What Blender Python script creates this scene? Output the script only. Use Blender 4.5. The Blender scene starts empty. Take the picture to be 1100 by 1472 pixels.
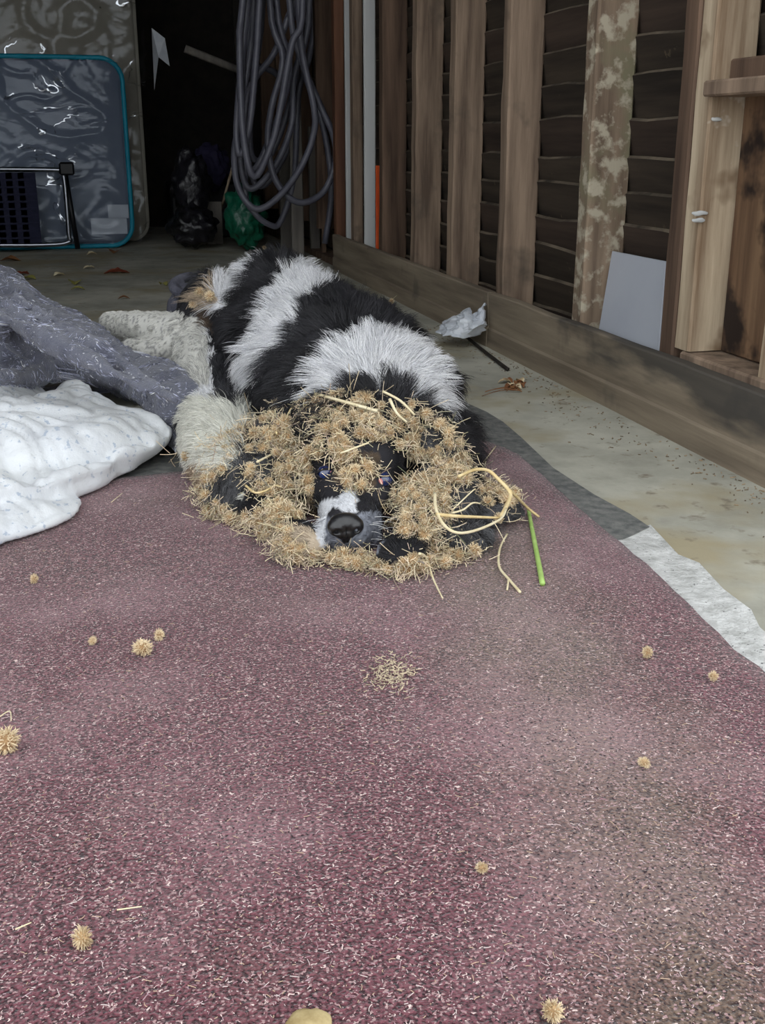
import bpy, bmesh, math, random
import numpy as np
from mathutils import Vector, Matrix, noise
from mathutils.bvhtree import BVHTree
from mathutils.kdtree import KDTree
V = Vector; random.seed(7); RNG = np.random.default_rng(7)
SC = bpy.context.scene; COL = SC.collection

# ---------------------------------------------------------------- camera, sky, exposure
F, H = 1600.0, 0.5
PITCH = math.atan((736 - 200) / F)
YAW = math.atan((550 - 110) / (F * math.cos(PITCH) + 536 * math.sin(PITCH)))
cd = bpy.data.cameras.new('camera'); cam = bpy.data.objects.new('camera', cd); COL.objects.link(cam)
cd.sensor_fit = 'VERTICAL'; cd.sensor_height = 24; cd.lens = F / 1472 * 24; cd.clip_start = .02
cam.location = (0, 0, H); cam.rotation_euler = (math.pi / 2 - PITCH, 0, -YAW)
SC.camera = cam
W = bpy.data.worlds.new('overcast_sky'); SC.world = W; W.use_nodes = True
bg = W.node_tree.nodes['Background']; bg.inputs[0].default_value = (.93, .97, 1.0, 1); bg.inputs[1].default_value = 1.0
SC.view_settings.view_transform = 'Standard'; SC.view_settings.look = 'None'
SC.view_settings.exposure = 1.2; SC.view_settings.gamma = 1; SC.view_settings.use_curve_mapping = False

def ray(px, py):
    x = px - 550; u = 736 - py; c, s = math.cos(PITCH), math.sin(PITCH)
    f = F * c + u * s; z = u * c - F * s
    return Vector((x * math.cos(YAW) + f * math.sin(YAW), -x * math.sin(YAW) + f * math.cos(YAW), z))
O = Vector((0, 0, H))
def PZ(px, py, z=0.0): r = ray(px, py); return O + r * ((z - H) / r.z)     # point at a height
def PX(px, py, x): r = ray(px, py); return O + r * (x / r.x)               # point on a plane parallel to the right wall
def PY(px, py, y): r = ray(px, py); return O + r * (y / r.y)               # point at a depth into the garage
CP, SP, CY, SY = math.cos(PITCH), math.sin(PITCH), math.cos(YAW), math.sin(YAW)
def project(P):                                                            # world -> photo coordinates (numpy)
    d = P - np.array([0, 0, H]); r = d[:, 0] * CY - d[:, 1] * SY; f = d[:, 0] * SY + d[:, 1] * CY; z = d[:, 2]
    zc = f * CP - z * SP; u = f * SP + z * CP
    return 550 + F * r / zc, 736 - F * u / zc
def S(r, g, b):
    f = lambda v: (v / 255 / 12.92) if v <= 10 else ((v / 255 + .055) / 1.055) ** 2.4
    return (f(r), f(g), f(b), 1)

# ---------------------------------------------------------------- materials
def mat(name, c1, c2=None, scale=20, stretch=(1, 1, 1), rough=.75, bump=.3, bscale=None, spec=.3, metal=0, dist=.002,
        spots=None, sscale=60, sth=.62, alpha=1, coat=0, ramp=(.35, .65), detail=6, sheen=0, spots2=None, s2scale=6, s2th=.6, subs=0, soft=.05):
    m = bpy.data.materials.new(name); m.use_nodes = True; nt = m.node_tree; N = nt.nodes; L = nt.links
    b = N['Principled BSDF']; b.inputs['Roughness'].default_value = rough; b.inputs['Metallic'].default_value = metal
    b.inputs['Specular IOR Level'].default_value = spec; b.inputs['Alpha'].default_value = alpha
    if coat: b.inputs['Coat Weight'].default_value = coat; b.inputs['Coat Roughness'].default_value = .12
    if sheen: b.inputs['Sheen Weight'].default_value = sheen
    if subs: b.inputs['Subsurface Weight'].default_value = subs; b.inputs['Subsurface Scale'].default_value = .02
    tc = N.new('ShaderNodeTexCoord'); mp = N.new('ShaderNodeMapping'); mp.inputs['Scale'].default_value = stretch
    oi = N.new('ShaderNodeObjectInfo'); mul = N.new('ShaderNodeMath'); mul.operation = 'MULTIPLY'; mul.inputs[1].default_value = 37
    L.new(oi.outputs['Random'], mul.inputs[0]); L.new(tc.outputs['Object'], mp.inputs[0])
    def nz(sc, det=detail, raw=False):
        n = N.new('ShaderNodeTexNoise'); n.noise_dimensions = '4D'; n.inputs['Scale'].default_value = sc; n.inputs['Detail'].default_value = det
        n.inputs['Roughness'].default_value = .62
        L.new(tc.outputs['Object'] if raw else mp.outputs[0], n.inputs['Vector']); L.new(mul.outputs[0], n.inputs['W']); return n
    n1 = nz(scale); cr = N.new('ShaderNodeValToRGB'); cr.color_ramp.elements[0].position = ramp[0]; cr.color_ramp.elements[1].position = ramp[1]
    cr.color_ramp.elements[0].color = c1; cr.color_ramp.elements[1].color = c2 or c1
    L.new(n1.outputs[0], cr.inputs[0]); out = cr.outputs[0]
    for sp, ss, st in ((spots2, s2scale, s2th), (spots, sscale, sth)):
        if sp:
            n = nz(ss, 4, True); r = N.new('ShaderNodeValToRGB'); r.color_ramp.elements[0].position = st; r.color_ramp.elements[1].position = st + soft
            mx = N.new('ShaderNodeMix'); mx.data_type = 'RGBA'; L.new(n.outputs[0], r.inputs[0]); L.new(r.outputs[0], mx.inputs[0])
            L.new(out, mx.inputs[6]); mx.inputs[7].default_value = sp; out = mx.outputs[2]
    L.new(out, b.inputs['Base Color'])
    if bump:
        n = nz(bscale or scale * 3); bp = N.new('ShaderNodeBump'); bp.inputs['Strength'].default_value = bump; bp.inputs['Distance'].default_value = dist
        L.new(n.outputs[0], bp.inputs['Height']); L.new(bp.outputs[0], b.inputs['Normal'])
    return m
def attr_mat(name, rough=.55, spec=.25, transl=0):
    m = bpy.data.materials.new(name); m.use_nodes = True; N = m.node_tree.nodes; L = m.node_tree.links
    b = N['Principled BSDF']; b.inputs['Roughness'].default_value = rough; b.inputs['Specular IOR Level'].default_value = spec
    a = N.new('ShaderNodeAttribute'); a.attribute_name = 'Col'; L.new(a.outputs['Color'], b.inputs['Base Color'])
    return m
M = {}
ZG = (1, 1, .07); YG = (1, .06, 1)
M['concrete'] = mat('concrete', S(150, 148, 136), S(196, 194, 180), 5, rough=.9, bump=.5, bscale=60, spots=S(122, 112, 96), sscale=26, sth=.60, soft=.14, spots2=S(164, 154, 128), s2scale=3, s2th=.5)
M['rough_concrete'] = mat('rough_concrete', S(178, 178, 175), S(222, 222, 220), 45, rough=.95, bump=1, bscale=120, dist=.006, spots=S(80, 80, 80), sscale=230, sth=.63, soft=.03)
M['kick'] = mat('kickboard_wood', S(116, 104, 90), S(162, 148, 128), 26, YG, rough=.8, bump=.4, spots=S(88, 82, 76), sscale=5, sth=.56, soft=.15, spots2=S(158, 146, 124), s2scale=9, s2th=.66)
M['kick_dark'] = mat('kickboard_damp', S(74, 72, 70), S(146, 134, 116), 7, (1, .4, 1.8), rough=.8, bump=.5, spots=S(196, 184, 166), sscale=26, sth=.66)
M['stud'] = mat('weathered_stud', S(96, 80, 68), S(160, 138, 118), 30, ZG, rough=.85, bump=.35, spots=S(92, 82, 72), sscale=7, sth=.54, soft=.18)
M['stud_pale'] = mat('pale_stud', S(130, 108, 86), S(200, 182, 156), 30, ZG, rough=.8, bump=.4, spots=S(226, 218, 204), sscale=11, sth=.64, spots2=S(112, 88, 64), s2scale=6, s2th=.56, soft=.1)
M['stud_lichen'] = mat('lichen_stud', S(104, 88, 74), S(152, 132, 112), 34, ZG, rough=.88, bump=.4, spots=S(178, 168, 148), sscale=26, sth=.5, soft=.1, spots2=S(126, 120, 96), s2scale=5, s2th=.5)
M['stud_brown'] = mat('brown_stud', S(74, 58, 48), S(116, 94, 78), 30, ZG, rough=.85, bump=.3)
M['siding'] = mat('dark_siding', S(38, 32, 27), S(70, 60, 50), 22, YG, rough=.9, bump=.6, spots=S(92, 80, 64), sscale=30, sth=.66)
M['siding_edge'] = mat('lit_board_edge', S(48, 42, 36), S(124, 112, 96), 9, rough=.85)  # lighter colour imitates light caught along the boards' top edges
M['siding2'] = mat('brown_siding', S(44, 35, 30), S(74, 61, 52), 20, YG, rough=.9, bump=.6)
M['ply'] = mat('stained_plywood', S(88, 66, 50), S(138, 110, 84), 24, ZG, rough=.75, bump=.3, spots=S(40, 30, 26), sscale=9, sth=.5, soft=.12)
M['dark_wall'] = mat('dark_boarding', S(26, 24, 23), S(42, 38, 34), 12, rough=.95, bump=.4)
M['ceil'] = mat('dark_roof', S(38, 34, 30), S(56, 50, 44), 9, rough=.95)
M['white_board'] = mat('white_board', S(176, 180, 190), S(186, 190, 198), 3, rough=.45, bump=0)
M['white_paint'] = mat('white_paint', S(186, 188, 188), S(206, 206, 204), 14, ZG, rough=.55, bump=.1, spots=S(50, 44, 40), sscale=24, sth=.72)
M['orange'] = mat('orange_plastic', S(196, 74, 30), S(214, 90, 40), 12, rough=.5, bump=0)
M['red_wood'] = mat('red_timber', S(88, 58, 44), S(122, 84, 62), 26, ZG, rough=.7, bump=.2)
M['grey_wood'] = mat('grey_timber', S(92, 88, 84), S(126, 120, 112), 26, ZG, rough=.8)
M['hose'] = mat('hose_rubber', S(84, 84, 96), S(100, 100, 110), 20, rough=.42, bump=0, spec=.5)
M['green'] = mat('green_plastic', S(10, 78, 58), S(24, 106, 80), 14, rough=.3, bump=.6, bscale=30, dist=.01, spec=.6)
M['black_bag'] = mat('black_plastic', S(14, 14, 16), S(32, 30, 38), 9, rough=.32, bump=.7, bscale=25, dist=.01, spec=.6)
M['purple'] = mat('purple_fabric', S(36, 32, 58), S(52, 48, 76), 9, rough=.8)
M['tan_sheet'] = mat('grey_brown_cover', S(134, 130, 120), S(158, 154, 144), 3, rough=.6, bump=.3, bscale=5, dist=.02)
M['blue_sheet'] = mat('slate_blue_ticking', S(108, 118, 138), S(124, 134, 152), 3, rough=.6, bump=.1)
M['teal'] = mat('teal_piping', S(16, 120, 146), S(22, 136, 160), 8, rough=.5, bump=0)
M['label_paper'] = mat('paper_label', S(160, 168, 180), rough=.6, bump=0)
M['tube'] = mat('steel_tube', S(150, 154, 162), rough=.28, bump=0, metal=1)
M['web'] = mat('navy_webbing', S(22, 24, 46), S(34, 36, 60), 30, rough=.8)
M['black_pl'] = mat('black_moulding', S(16, 16, 20), rough=.45, bump=0)
M['quilt'] = mat('white_quilt', S(208, 211, 216), S(224, 226, 226), 5, rough=.9, bump=.5, bscale=42, dist=.006, spots=S(172, 182, 196), sscale=90, sth=.59, sheen=.2)
M['blanket'] = mat('grey_fleece', S(78, 80, 94), S(108, 110, 122), 26, rough=.95, bump=1, bscale=260, dist=.004, spots=S(190, 190, 196), sscale=150, sth=.62, sheen=.3)
M['blanket_dark'] = mat('charcoal_fleece', S(66, 66, 76), S(96, 96, 106), 30, rough=.95, bump=1, bscale=240, dist=.003, spots=S(150, 150, 156), sscale=150, sth=.68)
M['rubber'] = mat('grey_underlay', S(88, 90, 90), S(130, 130, 126), 60, rough=.9, bump=.8, bscale=220, dist=.002, spots=S(140, 140, 134), sscale=260, sth=.64)
M['burr'] = mat('dry_burr', S(176, 152, 116), S(240, 222, 188), 60, rough=.7, bump=0)
M['burr_core'] = mat('burr_core', S(128, 98, 68), S(196, 164, 122), 90, rough=.8, bump=0)
M['straw'] = mat('straw', S(206, 180, 126), S(234, 214, 168), 60, rough=.5, bump=.1)
M['straw_pale'] = mat('pale_straw', S(216, 200, 160), S(236, 224, 192), 60, rough=.5, bump=.1)
M['green_stem'] = mat('green_stem', S(150, 186, 96), S(178, 206, 124), 60, rough=.5, bump=.1)
M['leaf'] = mat('dry_leaf', S(112, 70, 46), S(152, 108, 70), 50, rough=.7, bump=.2)
M['leaf_red'] = mat('red_leaf', S(138, 66, 50), S(160, 86, 64), 50, rough=.7, bump=.2)
M['leaf_green'] = mat('yellow_green_leaf', S(128, 128, 62), S(160, 152, 90), 50, rough=.7, bump=.2)
M['stick'] = mat('black_stick', S(34, 30, 28), S(52, 46, 40), 40, rough=.6)
M['pebble'] = mat('tan_pebble', S(140, 120, 80), S(190, 172, 128), 60, rough=.8, bump=.5)
M['nose'] = mat('nose_leather', S(20, 20, 22), S(34, 34, 36), 160, rough=.3, bump=.5, bscale=500, dist=.0006, spec=.6)
M['eye'] = mat('eye_ball', S(16, 26, 66), S(34, 54, 104), 60, rough=.06, bump=0, spec=.8, coat=1)
M['eye_pink'] = mat('eye_corner', S(176, 92, 92), S(206, 140, 136), 200, rough=.3, bump=0)
M['lid'] = mat('eyelid', S(26, 22, 24), rough=.5, bump=0)
M['fur'] = attr_mat('fur_strands', .5, .35)
M['skin'] = attr_mat('coat_skin', .9, .1)
M['fibre'] = attr_mat('loose_fibres', .6, .2)
def film(name, fac, scale=4):       # clear creased polythene: see-through, glossy, highlight streaks put in along noise lines
    m = bpy.data.materials.new(name); m.use_nodes = True; N = m.node_tree.nodes; L = m.node_tree.links; N.remove(N['Principled BSDF'])
    out = N['Material Output']; tr = N.new('ShaderNodeBsdfTransparent'); gl = N.new('ShaderNodeBsdfGlossy'); gl.inputs['Roughness'].default_value = .18
    tc = N.new('ShaderNodeTexCoord'); mp = N.new('ShaderNodeMapping'); mp.inputs['Scale'].default_value = (1, 1, 1.7); L.new(tc.outputs['Object'], mp.inputs[0])
    def nz(sc, det=3, di=1.2):
        n = N.new('ShaderNodeTexNoise'); n.inputs['Scale'].default_value = sc; n.inputs['Detail'].default_value = det; n.inputs['Distortion'].default_value = di; L.new(mp.outputs[0], n.inputs['Vector']); return n.outputs[0]
    def mth(op, a, b):
        q = N.new('ShaderNodeMath'); q.operation = op; q.use_clamp = op == 'MULTIPLY_ADD'
        for i, v in enumerate((a, b)):
            if isinstance(v, (int, float)): q.inputs[i].default_value = v
            else: L.new(v, q.inputs[i])
        return q.outputs[0]
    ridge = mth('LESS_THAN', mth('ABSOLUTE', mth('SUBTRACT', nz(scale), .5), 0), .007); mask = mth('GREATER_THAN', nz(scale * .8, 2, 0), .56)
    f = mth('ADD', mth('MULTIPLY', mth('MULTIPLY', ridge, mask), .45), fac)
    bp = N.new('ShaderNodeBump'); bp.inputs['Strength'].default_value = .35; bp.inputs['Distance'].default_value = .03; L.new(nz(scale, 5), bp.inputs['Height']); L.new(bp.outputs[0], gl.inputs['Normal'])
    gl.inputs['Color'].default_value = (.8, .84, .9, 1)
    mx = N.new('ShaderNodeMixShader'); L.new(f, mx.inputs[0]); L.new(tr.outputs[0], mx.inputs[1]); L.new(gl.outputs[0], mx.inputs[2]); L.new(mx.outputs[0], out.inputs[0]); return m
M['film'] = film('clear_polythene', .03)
M['bagfilm'] = mat('white_polythene', S(206, 212, 222), S(226, 230, 236), 30, rough=.25, spec=.7, alpha=.88, bump=.4, bscale=60)

_a, _b = PZ(725, 870), PZ(1000, 1400); SLOPE = (_b.x - _a.x) / (_b.y - _a.y); ICPT = _a.x - SLOPE * _a.y
def carpet_mat():
    m = bpy.data.materials.new('red_carpet_pile'); m.use_nodes = True; nt = m.node_tree; N = nt.nodes; L = nt.links
    b = N['Principled BSDF']; b.inputs['Roughness'].default_value = .95; b.inputs['Specular IOR Level'].default_value = .15; b.inputs['Sheen Weight'].default_value = .25
    tc = N.new('ShaderNodeTexCoord')
    def noise_(sc, det=4, dist=0):
        n = N.new('ShaderNodeTexNoise'); n.inputs['Scale'].default_value = sc; n.inputs['Detail'].default_value = det; n.inputs['Distortion'].default_value = dist
        L.new(tc.outputs['Object'], n.inputs['Vector']); return n.outputs[0]
    def rp(src, p0, p1, a=(0, 0, 0, 1), c=(1, 1, 1, 1)):
        r = N.new('ShaderNodeValToRGB'); r.color_ramp.elements[0].position = p0; r.color_ramp.elements[1].position = p1
        r.color_ramp.elements[0].color = a; r.color_ramp.elements[1].color = c; L.new(src, r.inputs[0]); return r.outputs[0]
    def mx(f, a, c, mode='MIX'):
        x = N.new('ShaderNodeMix'); x.data_type = 'RGBA'; x.blend_type = mode
        if isinstance(f, float): x.inputs[0].default_value = f
        else: L.new(f, x.inputs[0])
        for i, v in ((6, a), (7, c)):
            if isinstance(v, tuple): x.inputs[i].default_value = v
            else: L.new(v, x.inputs[i])
        return x.outputs[2]
    fine = noise_(330, 3)
    base = rp(fine, .38, .62, S(50, 20, 27), S(124, 74, 83))
    dirt = rp(noise_(330, 3), .36, .64, S(54, 40, 36), S(124, 102, 88))
    # brownish trodden strip running along the mat
    sep = N.new('ShaderNodeSeparateXYZ'); L.new(tc.outputs['Object'], sep.inputs[0])
    t = N.new('ShaderNodeMath'); t.operation = 'MULTIPLY_ADD'; L.new(sep.outputs['Y'], t.inputs[0]); t.inputs[1].default_value = SLOPE; t.inputs[2].default_value = ICPT
    d = N.new('ShaderNodeMath'); d.operation = 'SUBTRACT'; L.new(sep.outputs['X'], d.inputs[0]); L.new(t.outputs[0], d.inputs[1])
    ab = N.new('ShaderNodeMath'); ab.operation = 'ABSOLUTE'; L.new(d.outputs[0], ab.inputs[0])
    ad = N.new('ShaderNodeMath'); ad.operation = 'MULTIPLY_ADD'; L.new(noise_(9, 4), ad.inputs[0]); ad.inputs[1].default_value = .22; L.new(ab.outputs[0], ad.inputs[2])
    strip = rp(ad.outputs[0], .13, .24, (1, 1, 1, 1), (0, 0, 0, 1))
    blotch = rp(noise_(5, 5), .5, .66)
    # browner, darker mix towards the far end
    far = rp(sep.outputs['Y'], 1.0, 1.4)
    f = mx(.0, strip, blotch); x1 = N.new('ShaderNodeMix'); x1.data_type = 'RGBA'; x1.blend_type = 'LIGHTEN'; x1.inputs[0].default_value = .2
    L.new(strip, x1.inputs[6]); L.new(blotch, x1.inputs[7])
    col = mx(x1.outputs[2], base, dirt)
    col = mx(mx(.6, (0, 0, 0, 1), far), col, dirt)
    pale = rp(noise_(4, 4), .47, .66)
    col = mx(mx(.28, (0, 0, 0, 1), pale), col, S(186, 150, 156))
    v = N.new('ShaderNodeTexVoronoi'); v.inputs['Scale'].default_value = 620; L.new(tc.outputs['Object'], v.inputs['Vector'])
    s2 = N.new('ShaderNodeSeparateColor'); L.new(v.outputs['Color'], s2.inputs[0])
    col = mx(rp(s2.outputs[0], .88, .92), col, S(166, 134, 134))
    col = mx(rp(s2.outputs[1], .9, .94), col, S(44, 24, 30))
    col = mx(rp(noise_(300, 2, 1), .665, .69), col, S(226, 202, 196))
    L.new(col, b.inputs['Base Color'])
    bp = N.new('ShaderNodeBump'); bp.inputs['Strength'].default_value = 1; bp.inputs['Distance'].default_value = .003
    L.new(fine, bp.inputs['Height']); L.new(bp.outputs[0], b.inputs['Normal'])
    return m
M['carpet'] = carpet_mat()

# ---------------------------------------------------------------- object helpers
def link(name, me, m=None, parent=None):
    o = bpy.data.objects.new(name, me); COL.objects.link(o)
    if m is not None: me.materials.append(m)
    if parent is not None: o.parent = parent
    return o
def tag(o, label=None, cat=None, group=None, kind=None):
    for k, v in (('label', label), ('category', cat), ('group', group), ('kind', kind)):
        if v: o[k] = v
    return o
def empty(name, loc=(0, 0, 0)):
    o = bpy.data.objects.new(name, None); COL.objects.link(o); o.location = loc; o.empty_display_size = .05; return o
def unparent_keep(o, p):     # parent with geometry given in world coordinates (parents sit unrotated)
    o.parent = p; o.location = Vector(o.location) - Vector(p.location)
def put(name, me, m, parent):
    o = link(name, me, m)
    if parent is not None: unparent_keep(o, parent)
    return o
def from_bm(name, bm, smooth=False):
    bmesh.ops.recalc_face_normals(bm, faces=bm.faces)
    me = bpy.data.meshes.new(name); bm.to_mesh(me); bm.free()
    if smooth: me.shade_smooth()
    return me
def recentre(o):             # origin at the base centre of the mesh
    me = o.data; co = np.empty(len(me.vertices) * 3, 'f'); me.vertices.foreach_get('co', co); co = co.reshape(-1, 3)
    c = np.array([(co[:, 0].min() + co[:, 0].max()) / 2, (co[:, 1].min() + co[:, 1].max()) / 2, co[:, 2].min()])
    me.vertices.foreach_set('co', (co - c).ravel()); o.location = Vector(o.location) + Vector(c); me.update(); return o
def box_bm(a, b, bev=.002, bm=None, cuts=0, jit=0):
    bm2 = bmesh.new(); bmesh.ops.create_cube(bm2, size=1)
    s = [abs(b[i] - a[i]) for i in range(3)]; c = [(a[i] + b[i]) / 2 for i in range(3)]
    for v in bm2.verts: v.co = Vector((v.co.x * s[0] + c[0], v.co.y * s[1] + c[1], v.co.z * s[2] + c[2]))
    if bev: bmesh.ops.bevel(bm2, geom=bm2.edges[:], offset=min(bev, min(s) * .4), segments=1, affect='EDGES')
    return bm2
def box(name, a, b, m, parent=None, bev=.002): return put(name, from_bm(name, box_bm(a, b, bev)), m, parent)
def post_mesh(name, x0, x1, y0, y1, z0, z1, segs=24, jit=.0015, lean=0):   # sawn timber with slightly uneven arrises
    bm = bmesh.new(); rings = []; b = .004
    sh = random.random() * 50
    prof = [(x0 + b, y0), (x1 - b, y0), (x1, y0 + b), (x1, y1 - b), (x1 - b, y1), (x0 + b, y1), (x0, y1 - b), (x0, y0 + b)]
    for i in range(segs + 1):
        z = z0 + (z1 - z0) * i / segs; r = []
        for k, (x, y) in enumerate(prof):
            n = noise.noise(Vector((k // 2 * 3.1 + sh, z * 9, 0))) * jit + noise.noise(Vector((k * 7 + sh, z * 40, 3))) * jit * .6
            cx, cy = (x0 + x1) / 2, (y0 + y1) / 2; d = Vector((x - cx, y - cy)).normalized()
            r.append(bm.verts.new((x + d.x * n, y + d.y * n + lean * (z - z0), z)))
        rings.append(r)
    for a, c in zip(rings, rings[1:]):
        for k in range(8): bm.faces.new((a[k], a[(k + 1) % 8], c[(k + 1) % 8], c[k]))
    bm.faces.new(rings[0][::-1]); bm.faces.new(rings[-1])
    return from_bm(name, bm)
def tube_bm(pts, rad, n=8, bm=None, caps=True):
    bm = bm or bmesh.new(); pts = [Vector(p) for p in pts]
    if not isinstance(rad, (list, tuple)): rad = [rad] * len(pts)
    prev = None; t0 = (pts[1] - pts[0]).normalized(); up = Vector((0, 0, 1)) if abs(t0.z) < .9 else Vector((1, 0, 0)); nrm = t0.cross(up).normalized()
    for i, p in enumerate(pts):
        t = (pts[min(i + 1, len(pts) - 1)] - pts[max(i - 1, 0)]).normalized(); nrm = (nrm - t * nrm.dot(t)).normalized(); bn = t.cross(nrm)
        r = [bm.verts.new(p + (nrm * math.cos(2 * math.pi * k / n) + bn * math.sin(2 * math.pi * k / n)) * rad[i]) for k in range(n)]
        if prev:
            for k in range(n): bm.faces.new((prev[k], prev[(k + 1) % n], r[(k + 1) % n], r[k]))
        elif caps: bm.faces.new(r[::-1])
        prev = r
    if caps: bm.faces.new(prev)
    return bm
def smooth_path(pts, n=8, closed=False):      # Catmull-Rom
    P = [Vector(p) for p in pts]; out = []; N_ = len(P); rng = range(N_ if closed else N_ - 1)
    for i in rng:
        g = lambda j: P[j % N_] if closed else P[max(0, min(N_ - 1, j))]
        a, b, c, d = g(i - 1), g(i), g(i + 1), g(i + 2)
        for k in range(n):
            t = k / n; out.append(.5 * ((2 * b) + (c - a) * t + (2 * a - 5 * b + 4 * c - d) * t * t + (3 * b - a - 3 * c + d) * t ** 3))
    if not closed: out.append(P[-1])
    return out
def tube(name, pts, rad, m, parent=None, n=8, sm=4):
    p = smooth_path(pts, sm) if sm else pts
    if isinstance(rad, (list, tuple)): rad = [rad[0] + (rad[1] - rad[0]) * i / (len(p) - 1) for i in range(len(p))]
    return put(name, from_bm(name, tube_bm(p, rad, n), True), m, parent)
# soft shapes: ellipsoids and capsule chains merged into one continuous surface
def ell(bm, c, r, rot=None):
    T = Matrix.Translation(c) @ (rot.to_4x4() if rot else Matrix()) @ Matrix.Diagonal((*r, 1))
    bmesh.ops.create_icosphere(bm, subdivisions=3, radius=1, matrix=T)
def chain(bm, pts, rads, flat=1):
    for (a, ra), (b, rb) in zip(list(zip(pts, rads)), list(zip(pts, rads))[1:]):
        a = Vector(a); b = Vector(b); n = max(1, int((b - a).length / (min(ra, rb) * .6)))
        for i in range(n + 1):
            t = i / n; r = ra + (rb - ra) * t
            bmesh.ops.create_icosphere(bm, subdivisions=2, radius=1, matrix=Matrix.Translation(a.lerp(b, t)) @ Matrix.Diagonal((r, r, r * flat, 1)))
def blob(name, bm, voxel=.006, smooth=6, disp=None, floor=None):
    me = bpy.data.meshes.new('tmp'); bm.to_mesh(me); bm.free(); o = bpy.data.objects.new('tmp', me); COL.objects.link(o)
    r = o.modifiers.new('r', 'REMESH'); r.mode = 'VOXEL'; r.voxel_size = voxel; r.use_smooth_shade = True
    s = o.modifiers.new('s', 'SMOOTH'); s.iterations = smooth; s.factor = .5
    dg = bpy.context.evaluated_depsgraph_get(); me2 = bpy.data.meshes.new_from_object(o.evaluated_get(dg)); me2.name = name
    bpy.data.objects.remove(o); bpy.data.meshes.remove(me)
    if disp or floor is not None:
        nrm = [v.normal.copy() for v in me2.vertices]
        for v, nv in zip(me2.vertices, nrm):
            if disp: v.co = v.co + nv * disp(v.co)
            if floor is not None and v.co.z < floor: v.co.z = floor + (v.co.z - floor) * .02
    me2.shade_smooth(); return me2
def np_mesh(me):
    nv = len(me.vertices); co = np.empty(nv * 3, 'f'); me.vertices.foreach_get('co', co)
    me.calc_loop_triangles(); t = np.empty(len(me.loop_triangles) * 3, 'i'); me.loop_triangles.foreach_get('vertices', t)
    vn = np.empty(nv * 3, 'f'); me.vertex_normals.foreach_get('vector', vn)
    return co.reshape(-1, 3).astype(float), t.reshape(-1, 3), vn.reshape(-1, 3).astype(float)
def in_poly(x, y, poly):
    ins = np.zeros(len(x), bool); n = len(poly)
    for i in range(n):
        x1, y1 = poly[i]; x2, y2 = poly[(i + 1) % n]
        c = ((y1 > y) != (y2 > y)) & (x < (x2 - x1) * (y - y1) / ((y2 - y1) or 1e-9) + x1); ins ^= c
    return ins
def vnoise(P, f, seed=0):      # cheap smooth pseudo-noise, vectorised
    o = np.zeros(len(P)); r = np.random.default_rng(seed)
    for k in range(5):
        d = r.normal(size=3); d /= np.linalg.norm(d); o += np.sin(P @ d * f * (1 + .45 * k) * 2 + r.uniform(0, 6.28))
    return o / 3
def add_curves(name, pts, rad, col, m, parent=None):   # pts (N,K,3) strands as one curves object
    N_, K = pts.shape[:2]; cv = bpy.data.hair_curves.new(name); cv.add_curves([K] * N_)
    cv.position_data.foreach_set('vector', pts.reshape(-1).astype('f'))
    ra = cv.attributes.get('radius') or cv.attributes.new('radius', 'FLOAT', 'POINT'); ra.data.foreach_set('value', rad.reshape(-1).astype('f'))
    ca = cv.attributes.new('Col', 'FLOAT_COLOR', 'CURVE'); c4 = np.ones((N_, 4), 'f'); c4[:, :3] = col; ca.data.foreach_set('color', c4.ravel())
    cv.materials.append(m); o = bpy.data.objects.new(name, cv); COL.objects.link(o)
    if parent is not None: unparent_keep(o, parent)
    return o

# ================================================================ SETTING
def grid_slab(name, outline, z, thick, m, kind=None, step=.02, fn=None):    # flat sheet with real thickness from an outline (x, y)
    bm = bmesh.new(); vs = [bm.verts.new((p[0], p[1], z)) for p in outline]; f = bm.faces.new(vs)
    bmesh.ops.triangulate(bm, faces=[f])
    r = bmesh.ops.extrude_face_region(bm, geom=bm.faces[:]); 
    for v in [g for g in r['geom'] if isinstance(g, bmesh.types.BMVert)]: v.co.z = z - thick
    return link(name, from_bm(name, bm), m)
XW = .965
o = box('floor', (-3, -3, -.12), (1.4, 7.2, 0), M['concrete'], bev=0); tag(o, kind='structure')
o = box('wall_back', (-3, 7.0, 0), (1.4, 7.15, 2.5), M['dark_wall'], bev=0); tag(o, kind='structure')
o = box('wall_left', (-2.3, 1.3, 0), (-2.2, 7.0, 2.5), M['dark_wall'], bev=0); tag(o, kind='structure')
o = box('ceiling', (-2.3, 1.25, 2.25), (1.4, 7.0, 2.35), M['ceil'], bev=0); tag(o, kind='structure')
# rough screed strip beside the mat
ol = [PZ(*p) for p in ((870, 775), (935, 757), (975, 800), (1005, 812), (1040, 850), (1080, 880), (1092, 905), (1100, 912), (1210, 1010), (1260, 1110), (1160, 1040), (1100, 985), (1000, 890))]
o = grid_slab('rough_floor', [(p.x, p.y) for p in ol], .003, .01, M['rough_concrete']); tag(o, kind='structure')

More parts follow.
